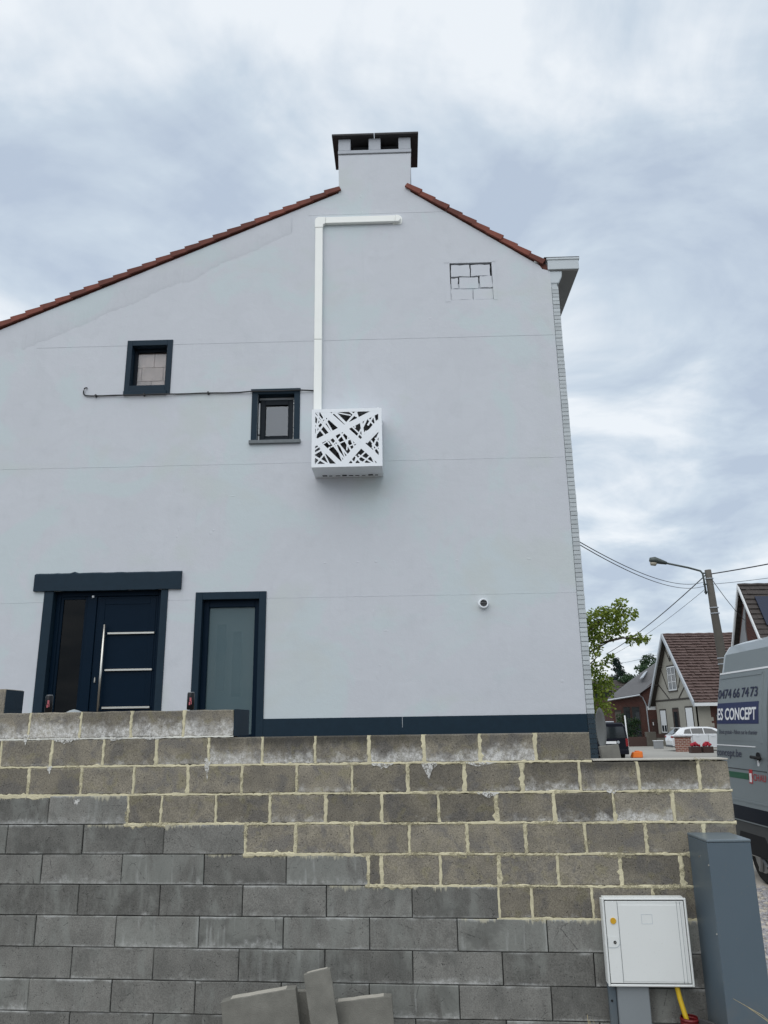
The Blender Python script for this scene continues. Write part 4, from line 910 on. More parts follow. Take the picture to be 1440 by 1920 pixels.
# grey slab standing behind the low part of the wall, and dish on the street side
s2 = B(-0.075, 0.075, 0, 0.05, -0.9, 0.0).build('concrete_plank', 'slab', None, bevel=0.004, loc=(1.735, 6.30, 1.792)); s2.rotation_euler = (R(-6), R(-4.5), 0)
tag(s2, 'grey concrete plank leaning behind the low end of the wall', 'plank')
ds = thing('satellite_dish', 'grey dish seen edge-on at the house corner above the wall', 'dish', (3.58, 13.4, 1.86), R(60))
m = MB(); nr, nn = 5, 24; v = [(0, 0.10, 0)]
for i in range(1, nr + 1):
    r = 0.34 * i / nr
    for k in range(nn): a = 2 * math.pi * k / nn; v.append((r * math.cos(a) * 0.92, 0.10 * (1 - (i / nr) ** 2), r * math.sin(a)))
f = [(0, 1 + (k + 1) % nn, 1 + k) for k in range(nn)]
for i in range(nr - 1):
    for k in range(nn): a = 1 + i * nn; f.append((a + k, a + (k + 1) % nn, a + nn + (k + 1) % nn, a + nn + k))
m.add(v, f); do = m.build('bowl', 'dish', ds, True, fix=False)
sm = do.modifiers.new('thick', 'SOLIDIFY'); sm.thickness = 0.008
MB().tube([(0, 0.10, 0), (0, 0.24, -0.02), (0.12, 0.32, -0.03)], 0.018, 8).build('mount', 'dish', ds)

# ------------------------------------------------------------------ grey van on the right
van = thing('van', 'grey high-roof van with navy lettering parked beyond the wall end', 'van', (5.6, 8.7, 0))
VX, VY = 5.6, 8.7
PROF = [(4.62, 0.30), (4.56, 0.42), (4.545, 0.75), (4.585, 1.30), (4.69, 2.10), (4.79, 2.58), (4.86, 2.86), (4.95, 2.98), (5.15, 3.04)]
def px_at(z):
    for (a, za), (b, zb) in zip(PROF, PROF[1:]):
        if za <= z <= zb: return a + (b - a) * (z - za) / (zb - za)
    return PROF[-1][0]
def ring(y, ztop, inset):
    pts = []
    zs = 0.30
    sc_ = (ztop - zs) / (3.04 - zs)
    left = [(x + inset, zs + (z - zs) * sc_) for x, z in PROF]; right = [(2 * 5.62 - x, z) for x, z in reversed(left)]
    return [(x - VX, y - VY, z) for x, z in left + right]
secs = [(11.30, 3.02, 0.045), (11.26, 3.035, 0.012), (11.18, 3.04, 0.0), (7.7, 3.04, 0.0), (7.3, 2.92, 0.01), (6.75, 1.95, 0.04), (6.45, 1.42, 0.06), (5.95, 1.22, 0.10), (5.75, 0.95, 0.20)]
m = MB(); rings = [ring(*s) for s in secs]; n = len(rings[0]); v = [p for r_ in rings for p in r_]; f = []
for i in range(len(rings) - 1):
    for k in range(n): f.append((i * n + k, i * n + (k + 1) % n, (i + 1) * n + (k + 1) % n, (i + 1) * n + k))
f += [tuple(range(n)), tuple(range((len(rings) - 1) * n, len(rings) * n))]
m.add(v, f); m.build('body', 'vangrey', van, bevel=0.0)
def vside(poly, off, mat, name, parent, thick=0.004):
    # poly: list of (Y, z) on the van side; follows the side profile
    zs = sorted({z for _, z in poly} | {z for _, z in PROF if min(q[1] for q in poly) < z < max(q[1] for q in poly)})
    ys0, ys1 = min(p[0] for p in poly), max(p[0] for p in poly)
    m = MB()
    for za, zb in zip(zs, zs[1:]):
        xa, xb = px_at(za) - off - VX, px_at(zb) - off - VX
        m.hexa([(xa, ys0 - VY, za), (xa + thick, ys0 - VY, za), (xa + thick, ys1 - VY, za), (xa, ys1 - VY, za), (xb, ys0 - VY, zb), (xb + thick, ys0 - VY, zb), (xb + thick, ys1 - VY, zb), (xb, ys1 - VY, zb)])
    return m.build(name, mat, parent)
R4 = lambda y0, y1, z0, z1: [(y0, z0), (y1, z0), (y1, z1), (y0, z1)]
vside(R4(8.35, 9.75, 0.60, 2.60), 0.004, 'black', 'side_opening', van)
sdoor = vside(R4(9.77, 11.24, 0.72, 2.60), 0.028, 'vangrey', 'sliding_door', van, 0.02)
vside(R4(9.75, 11.22, 2.585, 2.608), 0.034, 'white', 'roof_seam', van)
vside(R4(9.93, 11.19, 1.70, 2.53), 0.030, 'vangrey', 'window_stamping', sdoor, 0.003)
for q in (R4(9.91, 11.20, 2.52, 2.55), R4(9.89, 9.93, 1.68, 2.55)): vside(q, 0.038, 'vangrey', 'stamping_edge', sdoor, 0.012)
vside(R4(9.78, 11.22, 1.345, 1.358), 0.031, 'vanlow', 'door_crease', sdoor, 0.006)
vside(R4(9.78, 11.22, 0.96, 0.98), 0.036, 'vangrey', 'lower_crease', sdoor, 0.01)
vside(R4(9.775, 11.235, 0.735, 0.905), 0.031, 'carblack', 'lower_band', sdoor, 0.004)
vside(R4(5.95, 11.22, 0.44, 0.715), 0.014, 'vanlow', 'sill', van, 0.03)
vside(R4(9.98, 11.225, 1.915, 2.19), 0.0335, 'vannavy', 'name_band', sdoor, 0.003)
vside(R4(10.07, 11.23, 1.630, 1.643), 0.0335, 'white', 'white_line', sdoor, 0.003)
vside(R4(10.27, 11.22, 1.235, 1.310), 0.0320, 'green', 'green_stripe', sdoor, 0.003)
vside(R4(10.165, 10.255, 1.195, 1.36), 0.0330, 'red', 'emblem', sdoor, 0.003)
vside(R4(10.18, 10.24, 1.21, 1.315), 0.0350, 'white', 'emblem_panel', sdoor, 0.003)
MB().tube([(px_at(1.51) - 0.07 - VX, 9.87 - VY, 1.505), (px_at(1.51) - 0.07 - VX, 10.11 - VY, 1.515)], 0.020, 10).build('handle', 'rubber', sdoor, True)
MB().tube([(px_at(1.52) - 0.030 - VX, 9.99 - VY, 1.52), (px_at(1.52) - 0.040 - VX, 9.99 - VY, 1.52)], 0.055, 14).build('handle_cup', 'black', sdoor)
B(px_at(1.45) - 0.040 - VX, px_at(1.45) - 0.030 - VX, 9.98 - VY, 10.01 - VY, 1.41, 1.48).build('lock', 'white', sdoor)
def lettering(txt, y_right, z, size, mat, parent, off=0.0350, width=None, bold=0.0, name='lettering'):
    cu = bpy.data.curves.new('txt', 'FONT'); cu.body = txt; cu.size = size; cu.align_x = 'RIGHT'; cu.offset = bold; cu.extrude = 0.0006; cu.resolution_u = 3
    ob = bpy.data.objects.new('txt', cu); COL.objects.link(ob)
    bpy.context.view_layer.update()
    me = bpy.data.meshes.new_from_object(ob.evaluated_get(bpy.context.evaluated_depsgraph_get()))
    bpy.data.objects.remove(ob); bpy.data.curves.remove(cu)
    w = max(v.co.x for v in me.vertices) - min(v.co.x for v in me.vertices)
    kx = (width / w) if width else 1.0
    for v in me.vertices: v.co.x *= kx
    o = link(name, me, mat, parent)
    sl = (px_at(z + size * 0.7) - px_at(z)) / (size * 0.7)
    upv = Vector((sl, 0, 1)).normalized(); rv = Vector((0, -1, 0)); nv = rv.cross(upv)
    o.matrix_local = Matrix(((rv.x, upv.x, nv.x, px_at(z) - off - VX), (rv.y, upv.y, nv.y, y_right - VY), (rv.z, upv.z, nv.z, z), (0, 0, 0, 1)))
    return o
for w_, yr, wd in (('73', 10.01, 0.205), ('74', 10.272, 0.205), ('66', 10.534, 0.205), ('0474', 10.796, 0.42)): lettering(w_, yr, 2.255, 0.175, 'ink', sdoor, width=wd, bold=0.003)
lettering('ES CONCEPT', 10.035, 1.970, 0.215, 'white', sdoor, off=0.0365, width=1.17, bold=0.005)
lettering('Devis gratuit - Pahon sur le chantier', 10.01, 1.785, 0.078, 'ink_grey', sdoor, width=1.14)
lettering('concept.be', 10.46, 1.500, 0.135, 'ink_grey', sdoor, width=0.765, bold=0.001)
for ch_, yr in zip('CHAU', (10.06, 9.975, 9.89, 9.80)): lettering(ch_, yr, 1.235, 0.115, 'red', sdoor, width=0.07)
def wheel(cx, cy, r, parent, w=0.22, seg=24):
    t = emptyp('wheel', parent)
    MB().tube([(cx - w / 2, cy, r), (cx - w / 2 + 0.03, cy, r), (cx + w / 2 - 0.03, cy, r), (cx + w / 2, cy, r)], [r * 0.92, r, r, r * 0.92], seg).build('tyre', 'rubber', t)
    MB().tube([(cx - w / 2 - 0.004, cy, r), (cx + w / 2 + 0.004, cy, r)], r * 0.60, seg).build('rim', 'rim', t)
    for k in range(5):
        a = k * 2 * math.pi / 5
        MB().tube([(cx - w / 2 - 0.010, cy, r), (cx - w / 2 - 0.010, cy + r * 0.58 * math.cos(a), r + r * 0.58 * math.sin(a))], r * 0.09, 6).build('spoke', 'rim', t)
    return t
for wy in (10.35 - VY, 6.75 - VY):
    for wx in (4.74 - VX, 6.45 - VX): wheel(wx, wy, 0.34, van)
m = MB(); m.box(4.70 - VX, 6.5 - VX, 6.0 - VY, 11.1 - VY, 0.26, 0.34); m.build('underbody', 'black', van)
for wy in (10.35, 6.75):
    m = MB(); n = 14
    m.prism([((wy - VY) + 0.43 * math.cos(math.pi * k / n), 0.34 + 0.40 * math.sin(math.pi * k / n)) for k in range(n + 1)], px_at(0.6) - 0.0135 - VX, px_at(0.6) - 0.010 - VX + 0.02, 'x'); m.build('wheel_arch', 'black', van)
MB().hexa([(-0.85, -1.98, 1.45), (0.85, -1.98, 1.45), (0.8, -1.9, 1.45), (-0.8, -1.9, 1.45), (-0.75, -1.42, 2.75), (0.75, -1.42, 2.75), (0.7, -1.34, 2.75), (-0.7, -1.34, 2.75)]).build('windscreen', 'carglass', van)

# ------------------------------------------------------------------ street pole with lamp and wires
po = thing('street_lamp_pole', 'weathered concrete utility pole carrying a curved street lamp', 'street lamp', (14.55, 34, 0))
MB().tube([(0.12, 0, 0), (0.06, 0, 4.6), (-0.02, 0, 6.5), (-0.07, 0, 8.45)], [0.23, 0.19, 0.165, 0.14], 12).build('post', 'pole', po, True)
for z in (8.05, 6.75, 6.5, 4.55, 4.3): MB().tube([(-0.07 + (8.45 - z) * 0.036, 0, z - 0.02), (-0.07 + (8.45 - z) * 0.036, 0, z + 0.02)], 0.175 + (8.45 - z) * 0.013, 12).build('steel_band', 'zinc', po)
MB().tube([(-0.30, -0.05, 7.35), (-0.32, -0.05, 8.0), (-0.34, -0.05, 8.28), (-0.42, -0.05, 8.40), (-0.95, -0.05, 8.56), (-1.95, -0.05, 8.79)], 0.045, 8).build('lamp_arm', 'lampmetal', po, True)
for z in (8.3, 7.8, 7.45): B(-0.36, -0.05, -0.06, 0.0, z - 0.03, z + 0.03).build('bracket', 'lampmetal', po)
MB().tube([(-1.90, -0.05, 8.78), (-2.15, -0.05, 8.85), (-2.42, -0.05, 8.93), (-2.60, -0.05, 8.92), (-2.66, -0.05, 8.88)], [0.07, 0.115, 0.155, 0.13, 0.03], 12).build('lamp_head', 'lampmetal', po, True)
MB().tube([(-2.34, -0.05, 8.83), (-2.42, -0.05, 8.77), (-2.58, -0.05, 8.78), (-2.62, -0.05, 8.84)], [0.05, 0.11, 0.10, 0.03], 10).build('lamp_glass', 'lampglass', po, True)
def wire(a, b, sag, r, label):
    pts = []
    for i in range(25):
        f = i / 24; p = Vector(a).lerp(Vector(b), f); p.z -= sag * 4 * f * (1 - f); pts.append(p)
    o = bpy.data.objects
    return tag(MB().tube(pts, r, 5).build('overhead_wire', 'wire', None, True), label, 'wire', 'overhead wires at the pole')
wire((3.50, 14.0, 5.30), (14.30, 34, 7.93), 0.42, 0.010, 'upper of two wires sagging from the house to the pole')
wire((3.50, 14.0, 5.245), (14.28, 34, 7.74), 0.42, 0.010, 'lower of two wires sagging from the house to the pole')
wire((14.40, 34, 8.26), (17.6, 62, 7.2), 0.25, 0.024, 'thick cable dropping from the pole behind the leafy tree')
wire((14.30, 34, 7.62), (16.9, 62, 6.6), 0.30, 0.010, 'thin wire under the thick cable left of the pole')
wire((14.55, 34, 8.26), (18.5, 22, 7.9), 0.15, 0.026, 'thick cable leaving the pole towards the upper right')
wire((14.55, 34, 7.80), (18.2, 22, 7.15), 0.2, 0.010, 'thin wire leaving the pole towards the right')
wire((14.60, 34, 8.05), (18.7, 40.2, 6.95), 0.12, 0.015, 'short wire from the pole to the house with solar panels')
wire((26.6, 90, 8.35), (32.5, 90, 9.6), 0.1, 0.018, 'faint wire left of the half-timbered gable')

# ------------------------------------------------------------------ houses across the street
def courses(parent, name, mat, p_eave0, p_eave1, p_ridge0, p_ridge1, n, lip=0.05, wave=0):
    """tiled slope built as overlapping courses"""
    a0, a1, b0, b1 = map(Vector, (p_eave0, p_eave1, p_ridge0, p_ridge1)); nrm = (a1 - a0).cross(b0 - a0).normalized()
    if nrm.z < 0: nrm = -nrm
    m = MB(); nw_ = wave or 1
    for i in range(n):
        f0, f1 = i / n, (i + 1.12) / n
        l0, r0 = a0.lerp(b0, f0), a1.lerp(b1, f0); l1, r1 = a0.lerp(b0, min(f1, 1)), a1.lerp(b1, min(f1, 1))
        for q in range(nw_):
            g0, g1 = q / nw_, (q + 1) / nw_; lf = lip * (1 + (0.35 * rng.uniform(-1, 1) if wave else 0))
            m.add([l0.lerp(r0, g0) + nrm * lf, l0.lerp(r0, g1) + nrm * lf, l1.lerp(r1, g1), l1.lerp(r1, g0), l0.lerp(r0, g0), l0.lerp(r0, g1)], [(0, 1, 2, 3), (4, 5, 1, 0)])
    return m.build(name, mat, parent, fix=False)
def win(parent, x, y0, y1, z0, z1, kind, axis='x', name='window'):
    """window on a wall facing -x (axis x: wall at x, spanning y) or facing -y (axis y: wall at y=x, spanning x)"""
    w = emptyp(name, parent)
    def bx(o0, o1, a, b, c, d, nm, mt):
        (B(x - o1, x - o0, a, b, c, d) if axis == 'x' else B(a, b, x - o1, x - o0, c, d)).build(nm, mt, w)
    bx(0.0, 0.03, y0 - 0.09, y1 + 0.09, z1, z1 + 0.10, 'head', 'trim'); bx(0.0, 0.03, y0 - 0.09, y0, z0, z1, 'jamb', 'trim'); bx(0.0, 0.03, y1, y1 + 0.09, z0, z1, 'jamb', 'trim')
    bx(0.0, 0.08, y0 - 0.1, y1 + 0.1, z0 - 0.08, z0, 'sill', 'trim')
    if kind == 'shutter': bx(0.0, 0.015, y0, y1, z0, z1, 'shutter', 'shutter')
    elif kind == 'half':
        bx(0.0, 0.015, y0, y1, z0 + (z1 - z0) * 0.33, z1, 'shutter', 'shutter'); bx(0.0, 0.01, y0, y1, z0, z0 + (z1 - z0) * 0.33, 'pane', 'carglass')
        ym = (y0 + y1) / 2; zt_ = z0 + (z1 - z0) * 0.33
        for c in (y0, ym - 0.04, y1 - 0.08): bx(0.01, 0.03, c, c + 0.08, z0 + 0.08, zt_, 'frame', 'shutter')
        bx(0.01, 0.03, y0, y1, z0, z0 + 0.08, 'frame', 'shutter')
    elif kind == 'door': bx(0.0, 0.012, y0, y1, z0, z1, 'leaf', 'planter'); bx(0.012, 0.02, y0 + 0.15, y1 - 0.15, z0 + 0.3, z1 - 0.2, 'pane', 'carglass')
    else:
        bx(0.0, 0.01, y0, y1, z0, z1, 'pane', 'carglass'); t_ = 0.09
        for c in (y0, (y0 + y1) / 2 - t_ / 2, y1 - t_): bx(0.01, 0.035, c, c + t_, z0 + t_, z1 - t_, 'frame', 'shutter')
        for c in (z0, z1 - t_): bx(0.01, 0.035, y0, y1, c, c + t_, 'frame', 'shutter')
        for c in (z0 + (z1 - z0) * 0.36, z0 + (z1 - z0) * 0.66): bx(0.01, 0.03, y0 + t_, y1 - t_, c - 0.02, c + 0.02, 'frame', 'shutter')
    return w
GX, GY0, GY1, GE, GR = 21.85, 56.0, 64.5, 3.62, 8.30
gh = thing('half_timbered_house', 'beige stuccoed gable house with dark timbering and brown tiled roof', 'house', (0, 0, 0))
ym = (GY0 + GY1) / 2
MB().prism([(GY0, 0), (GY1, 0), (GY1, GE), (ym, GR - 0.15), (GY0, GE)], GX, GX + 0.3, 'x').build('gable_wall', 'grey_stucco', gh)
B(GX + 0.9, GX + 14, GY0, GY0 + 0.3, 0, GE).build('front_wall', 'redbrick', gh)
B(GX, GX + 0.9, GY0 - 0.01, GY0 + 0.3, 0, GE).build('corner_pier', 'grey_stucco', gh)
B(GX + 0.3, GX + 14, GY1 - 0.3, GY1, 0, GE).build('rear_wall', 'redbrick', gh)
EY0, EY1 = GY0 - 0.55, GY1 + 0.55; sl = (GR - GE) / (ym - GY0); EZ = GE - 0.55 * sl + 0.12
roof = emptyp('roof', gh)
courses(roof, 'tiled_slope', 'brown_roof', (GX - 0.35, EY0, EZ), (GX + 14, EY0, EZ), (GX - 0.35, ym, GR + 0.1), (GX + 14, ym, GR + 0.1), 24, 0.11, 60)
courses(roof, 'tiled_slope', 'brown_roof', (GX - 0.35, EY1, EZ), (GX + 14, EY1, EZ), (GX - 0.35, ym, GR + 0.1), (GX + 14, ym, GR + 0.1), 24, 0.06)
MB().tube([(GX - 0.35 + i * 0.4, ym, GR + 0.1 + (0.03 if i % 2 else 0)) for i in range(36)], 0.10, 6).build('ridge', 'brown_roof', roof)
for (ya, za, yb, zb) in ((EY0, EZ, ym, GR + 0.1), (EY1, EZ, ym, GR + 0.1)):
    m = MB().hexa([(GX - 0.47, ya, za - 0.26), (GX - 0.36, ya, za - 0.26), (GX - 0.36, yb, zb - 0.26), (GX - 0.47, yb, zb - 0.26), (GX - 0.47, ya, za + 0.10), (GX - 0.36, ya, za + 0.10), (GX - 0.36, yb, zb + 0.10), (GX - 0.47, yb, zb + 0.10)])
    m.build('bargeboard', 'zinc', roof)
    m = MB().hexa([(GX - 0.35, ya, za - 0.16), (GX + 0.02, ya, za - 0.16), (GX + 0.02, yb, zb - 0.16), (GX - 0.35, yb, zb - 0.16), (GX - 0.35, ya, za - 0.10), (GX + 0.02, ya, za - 0.10), (GX + 0.02, yb, zb - 0.10), (GX - 0.35, yb, zb - 0.10)])
    m.build('soffit', 'trim', roof)
B(GX - 0.4, GX + 14, EY0 - 0.14, EY0 + 0.02, EZ - 0.22, EZ + 0.0).build('gutter', 'shutter', roof)
B(GX - 0.5, GX + 0.1, EY1 - 0.1, EY1 + 0.14, EZ - 0.30, EZ - 0.02).build('gutter', 'shutter', roof)
def timber(ya, za, yb, zb, w=0.085):
    m = MB(); d = Vector((yb - ya, zb - za)).normalized(); nn_ = Vector((-d.y, d.x)) * w / 2
    m.prism([(ya + nn_.x, za + nn_.y), (ya - nn_.x, za - nn_.y), (yb - nn_.x, zb - nn_.y), (yb + nn_.x, zb + nn_.y)], GX - 0.035, GX + 0.001, 'x'); m.build('timber', 'trim', gh)
timber(GY0, GE - 0.12, GY1, GE - 0.12, 0.13)
timber(GY0 + 1.1, GE + 1.15, ym - 1.0, GE - 0.05); timber(GY1 - 1.1, GE + 1.15, ym + 1.0, GE - 0.05)
timber(GY0 + 2.0, GE + 2.2, ym - 1.15, GE + 0.7); timber(GY1 - 2.1, GE + 2.2, ym + 1.15, GE + 0.7)
timber(ym, GE + 2.75, ym, GR - 0.5); timber(ym - 0.05, GE + 2.75, ym - 0.8, GR - 0.9); timber(ym + 0.05, GE + 2.75, ym + 0.8, GR - 0.9)
for (y, z) in ((ym, GR - 0.55), (GY0 + 1.1, GE + 1.1), (GY1 - 1.1, GE + 1.1), (GY1 - 2.3, GE + 2.5), (GY0 + 2.3, GE + 2.5)): B(GX - 0.30, GX, y - 0.08, y + 0.08, z - 0.07, z + 0.07).build('purlin_end', 'trim', gh)
win(gh, GX, ym - 0.85, ym + 0.85, GE + 0.55, GE + 2.35, 'casement')
win(gh, GX, GY1 - 2.1, GY1 - 0.85, 1.05, 2.75, 'half'); win(gh, GX, ym - 0.55, ym + 0.55, 0.15, 2.8, 'door', name='front_door'); win(gh, GX, GY0 + 0.9, GY0 + 2.2, 0.95, 2.85, 'shutter')
win(gh, GY0, GX + 1.3, GX + 2.6, 0.9, 2.3, 'shutter', 'y')
for z in (1.1, 1.5, 1.9): B(GX + 0.75, GX + 1.05, GY0 - 0.03, GY0 + 0.0, z, z + 0.25).build('quoin', 'grey_stucco', gh)

bn = thing('brick_barn', 'low red-brown brick building with grey sloping roof beside the half-timbered house', 'house', (0, 0, 0))
B(18.75, 24.5, 66.2, 66.5, 0, 3.95).build('front_wall', 'redbrick', bn)
B(18.75, 19.05, 66.5, 76, 0, 4.0).build('side_wall', 'redbrick_y', bn)
MB().add([(20.9, 66.21, 3.94), (24.5, 66.21, 3.94), (24.5, 66.21, 6.0), (22.6, 66.21, 5.3)], [(0, 1, 2, 3)]).build('upper_wall', 'redbrick', bn)
brf = emptyp('roof', bn)
def roofplate(pts, th, mat, nm):
    a, b, c = map(Vector, pts[:3]); nrm = (b - a).cross(c - a).normalized()
    if nrm.z < 0: nrm = -nrm
    n = len(pts); v = [Vector(p) for p in pts] + [Vector(p) - nrm * th for p in pts]
    return MB().add(v, [tuple(range(n)), tuple(range(n, 2 * n))[::-1]] + [(i, (i + 1) % n, n + (i + 1) % n, n + i) for i in range(n)]).build(nm, mat, brf)
roofplate([(18.25, 65.8, 3.75), (21.0, 65.8, 4.15), (24.0, 66.2, 6.0), (27.5, 75.0, 8.4), (23.6, 75.5, 5.9)], 0.18, 'grey_roof', 'roof_plate')
MB().tube([(18.3, 65.7, 3.66), (21.0, 65.7, 4.05)], 0.07, 8).build('gutter', 'zinc', brf)
MB().tube([(21.0, 65.75, 4.0), (21.35, 66.1, 3.85), (21.6, 66.15, 3.2), (21.65, 66.15, 0)], 0.05, 8).build('downpipe', 'zinc', bn)
for a, b, z0, z1 in ((19.66, 20.20, 0.5, 3.1), (20.36, 20.98, 0.5, 3.1)): 
    w = emptyp('window', bn); B(a, b, 66.17, 66.22, z0, z1).build('pane', 'carglass', w); frame4(a - 0.06, b + 0.06, z0, z1 + 0.06, 0.06, 66.12, 66.16).build('frame', 'planter', w)
w = emptyp('window', bn); B(18.95, 19.45, 66.16, 66.21, 1.9, 2.75).build('shutter', 'pole', w); B(18.9, 19.5, 66.14, 66.2, 2.75, 2.87).build('head', 'trim', w)
w = emptyp('garage_door', bn); B(21.9, 22.6, 66.15, 66.21, 0, 2.1).build('leaf', 'planter', w); B(21.98, 22.06, 66.12, 66.15, 1.6, 1.85).build('plate', 'shutter', w)
def rp_(u, v):
    a, b, c, d = Vector((18.25, 65.8, 3.75)), Vector((24.0, 66.2, 6.0)), Vector((27.5, 75.0, 8.4)), Vector((23.6, 75.5, 5.9))
    return a.lerp(b, u).lerp(d.lerp(c, u), v) + Vector((-0.02, -0.05, 0.10))
for (u0, u1, v0, v1) in ((0.45, 0.52, 0.25, 0.55), (0.80, 0.87, 0.30, 0.55)):
    q = [rp_(u0, v0), rp_(u1, v0), rp_(u1, v1), rp_(u0, v1)]
    MB().hexa(q + [p + Vector((0, 0, 0.10)) for p in q]).build('skylight', 'zinc', brf)

bh = thing('far_dormer_house', 'far brown-roofed house with small dormers behind the leafy tree', 'house', (0, 0, 0))
B(18.0, 27.0, 82, 90, 0, 3.4).build('wall', 'redbrick', bh)
r2 = emptyp('roof', bh)
courses(r2, 'tiled_slope', 'dark_roof', (17.6, 81.3, 3.2), (27.5, 81.3, 3.2), (21.4, 86, 6.3), (27.5, 86, 6.3), 14, 0.06, 20)
courses(r2, 'tiled_slope', 'dark_roof', (17.6, 91, 3.2), (17.6, 81.3, 3.2), (21.4, 86, 6.3), (21.4, 86, 6.3), 10, 0.06)
for x in (21.0, 22.3):
    d = emptyp('dormer', bh); B(x, x + 0.95, 81.6, 84.5, 3.9, 5.0).build('cheek', 'dark_roof', d); B(x + 0.15, x + 0.8, 81.55, 81.6, 4.05, 4.8).build('pane', 'carglass', d); B(x - 0.1, x + 1.05, 81.4, 84.7, 5.0, 5.12).build('dormer_roof', 'grey_roof', d)

sh = thing('solar_panel_house', 'dark tiled house with solar panels rising behind the van', 'house', (0, 0, 0))
SX, SY, SRZ = 18.55, 40.0, 8.75; sla = 1.85; half = 2.7
MB().prism([(SY - half, 0), (SY + half, 0), (SY + half, SRZ - half * sla - 0.2), (SY, SRZ - 0.2), (SY - half, SRZ - half * sla - 0.2)], SX + 0.25, SX + 0.5, 'x').build('gable_wall', 'redbrick_y', sh)
MB().prism([(SY - 0.1, SRZ - 0.6), (SY + half, SRZ - half * sla - 0.35), (SY + half, 3.0), (SY + 0.4, 3.0), (SY + 0.4, SRZ - 2.3)], SX + 0.20, SX + 0.249, 'x').build('cladding', 'cladding', sh)
B(SX + 0.5, SX + 9, SY - half, SY - half + 0.3, 0, SRZ - half * sla).build('front_wall', 'redbrick', sh)
r3 = emptyp('roof', sh); ov = half + 0.25
courses(r3, 'tiled_slope', 'dark_roof', (SX, SY - ov, SRZ - ov * sla), (SX + 9, SY - ov, SRZ - ov * sla), (SX, SY, SRZ), (SX + 9, SY, SRZ), 20, 0.06, 36)
courses(r3, 'tiled_slope', 'dark_roof', (SX, SY + ov, SRZ - ov * sla), (SX + 9, SY + ov, SRZ - ov * sla), (SX, SY, SRZ), (SX + 9, SY, SRZ), 20, 0.06)
MB().tube([(SX - 0.05 + i * 0.35, SY, SRZ + (0.02 if i % 2 else 0)) for i in range(26)], 0.10, 6).build('ridge', 'dark_roof', r3)
for sgn in (-1, 1):
    m = MB().hexa([(SX - 0.10, SY + sgn * ov, SRZ - ov * sla - 0.2), (SX - 0.02, SY + sgn * ov, SRZ - ov * sla - 0.2), (SX - 0.02, SY, SRZ - 0.2), (SX - 0.10, SY, SRZ - 0.2), (SX - 0.10, SY + sgn * ov, SRZ - ov * sla + 0.03), (SX - 0.02, SY + sgn * ov, SRZ - ov * sla + 0.03), (SX - 0.02, SY, SRZ + 0.03), (SX - 0.10, SY, SRZ + 0.03)])
    m.build('bargeboard', 'shutter', r3)
def slopept(x, d, up_): # d = distance from ridge in y
    return Vector((x, SY - d, SRZ - d * sla)) + Vector((0, -sla, 1)).normalized() * up_
for i in range(4):
    for j_ in range(1):
        x0 = SX + 0.50 + i * 1.05; p = [slopept(x0, 1.25, 0.10), slopept(x0 + 1.0, 1.25, 0.10), slopept(x0 + 1.0, 0.40, 0.10), slopept(x0, 0.40, 0.10)]
        q = [slopept(x0, 1.25, 0.15), slopept(x0 + 1.0, 1.25, 0.15), slopept(x0 + 1.0, 0.40, 0.15), slopept(x0, 0.40, 0.15)]
        MB().hexa(p + q).build('solar_panel', 'solar', r3)

# ------------------------------------------------------------------ cars and small things in the street
def car_body(prof, width, mat, parent, name='body', taper=0.10):
    """prof: (x, z) side outline of lower body, extruded across the width, with a rounded inset"""
    m = MB(); n = len(prof); ws = [(-width / 2, 0.06), (-width / 2 + 0.06, 0.0), (width / 2 - 0.06, 0.0), (width / 2, 0.06)]
    cx = sum(p[0] for p in prof) / n; cz = sum(p[1] for p in prof) / n; v = []
    for w, s in ws: v += [(x + (cx - x) * s * 0.25, w, z + (cz - z) * s * 0.9) for x, z in prof]
    f = [(i * n + k, i * n + (k + 1) % n, (i + 1) * n + (k + 1) % n, (i + 1) * n + k) for i in range(3) for k in range(n)]
    m.add(v, f + [tuple(range(n)), tuple(range(3 * n, 4 * n))[::-1]]); return m.build(name, mat, parent)
wc = thing('white_car', 'white hatchback parked in front of the half-timbered house', 'car', (20.2, 51.3, 0.10), R(-6))
# car points to +x (nose right), tail on the left
car_body([(-2.15, 0.30), (-2.20, 0.62), (-2.16, 0.95), (-2.02, 1.02), (1.0, 1.0), (1.9, 0.86), (2.15, 0.66), (2.15, 0.30), (1.5, 0.20), (-1.5, 0.20)], 1.78, 'carwhite', wc)
# cabin
m = MB(); roofp = [(-1.55, 1.40), (-0.9, 1.47), (0.1, 1.46), (0.55, 1.38)]; base = [(-2.02, 1.0), (-1.0, 1.0), (0.6, 1.0), (1.15, 1.0)]
v = []
for side, wi_b, wi_t in ((-1, 0.86, 0.66), (1, 0.86, 0.66)):
    v += [(x, side * wi_b, z) for x, z in base] + [(x, side * wi_t, z) for x, z in roofp]
m.add(v, [(0, 1, 5, 4), (1, 2, 6, 5), (2, 3, 7, 6), (8, 12, 13, 9), (9, 13, 14, 10), (10, 14, 15, 11), (4, 5, 13, 12), (5, 6, 14, 13), (6, 7, 15, 14), (0, 4, 12, 8), (3, 11, 15, 7)])
m.build('cabin', 'carwhite', wc)
def sidept(x, z, off=0.012):
    k = (z - 1.0) / 0.46; return (x, -(0.86 - 0.20 * k) - off, z)
for poly in ([(-1.42, 1.06), (-1.30, 1.30), (-0.98, 1.36), (-0.95, 1.05)], [(-0.90, 1.05), (-0.93, 1.36), (-0.22, 1.38), (-0.20, 1.04)], [(-0.14, 1.04), (-0.16, 1.38), (0.32, 1.34), (0.85, 1.04)]):
    MB().add([sidept(x, z) for x, z in poly], [tuple(range(len(poly)))]).build('side_window', 'carglass', wc)
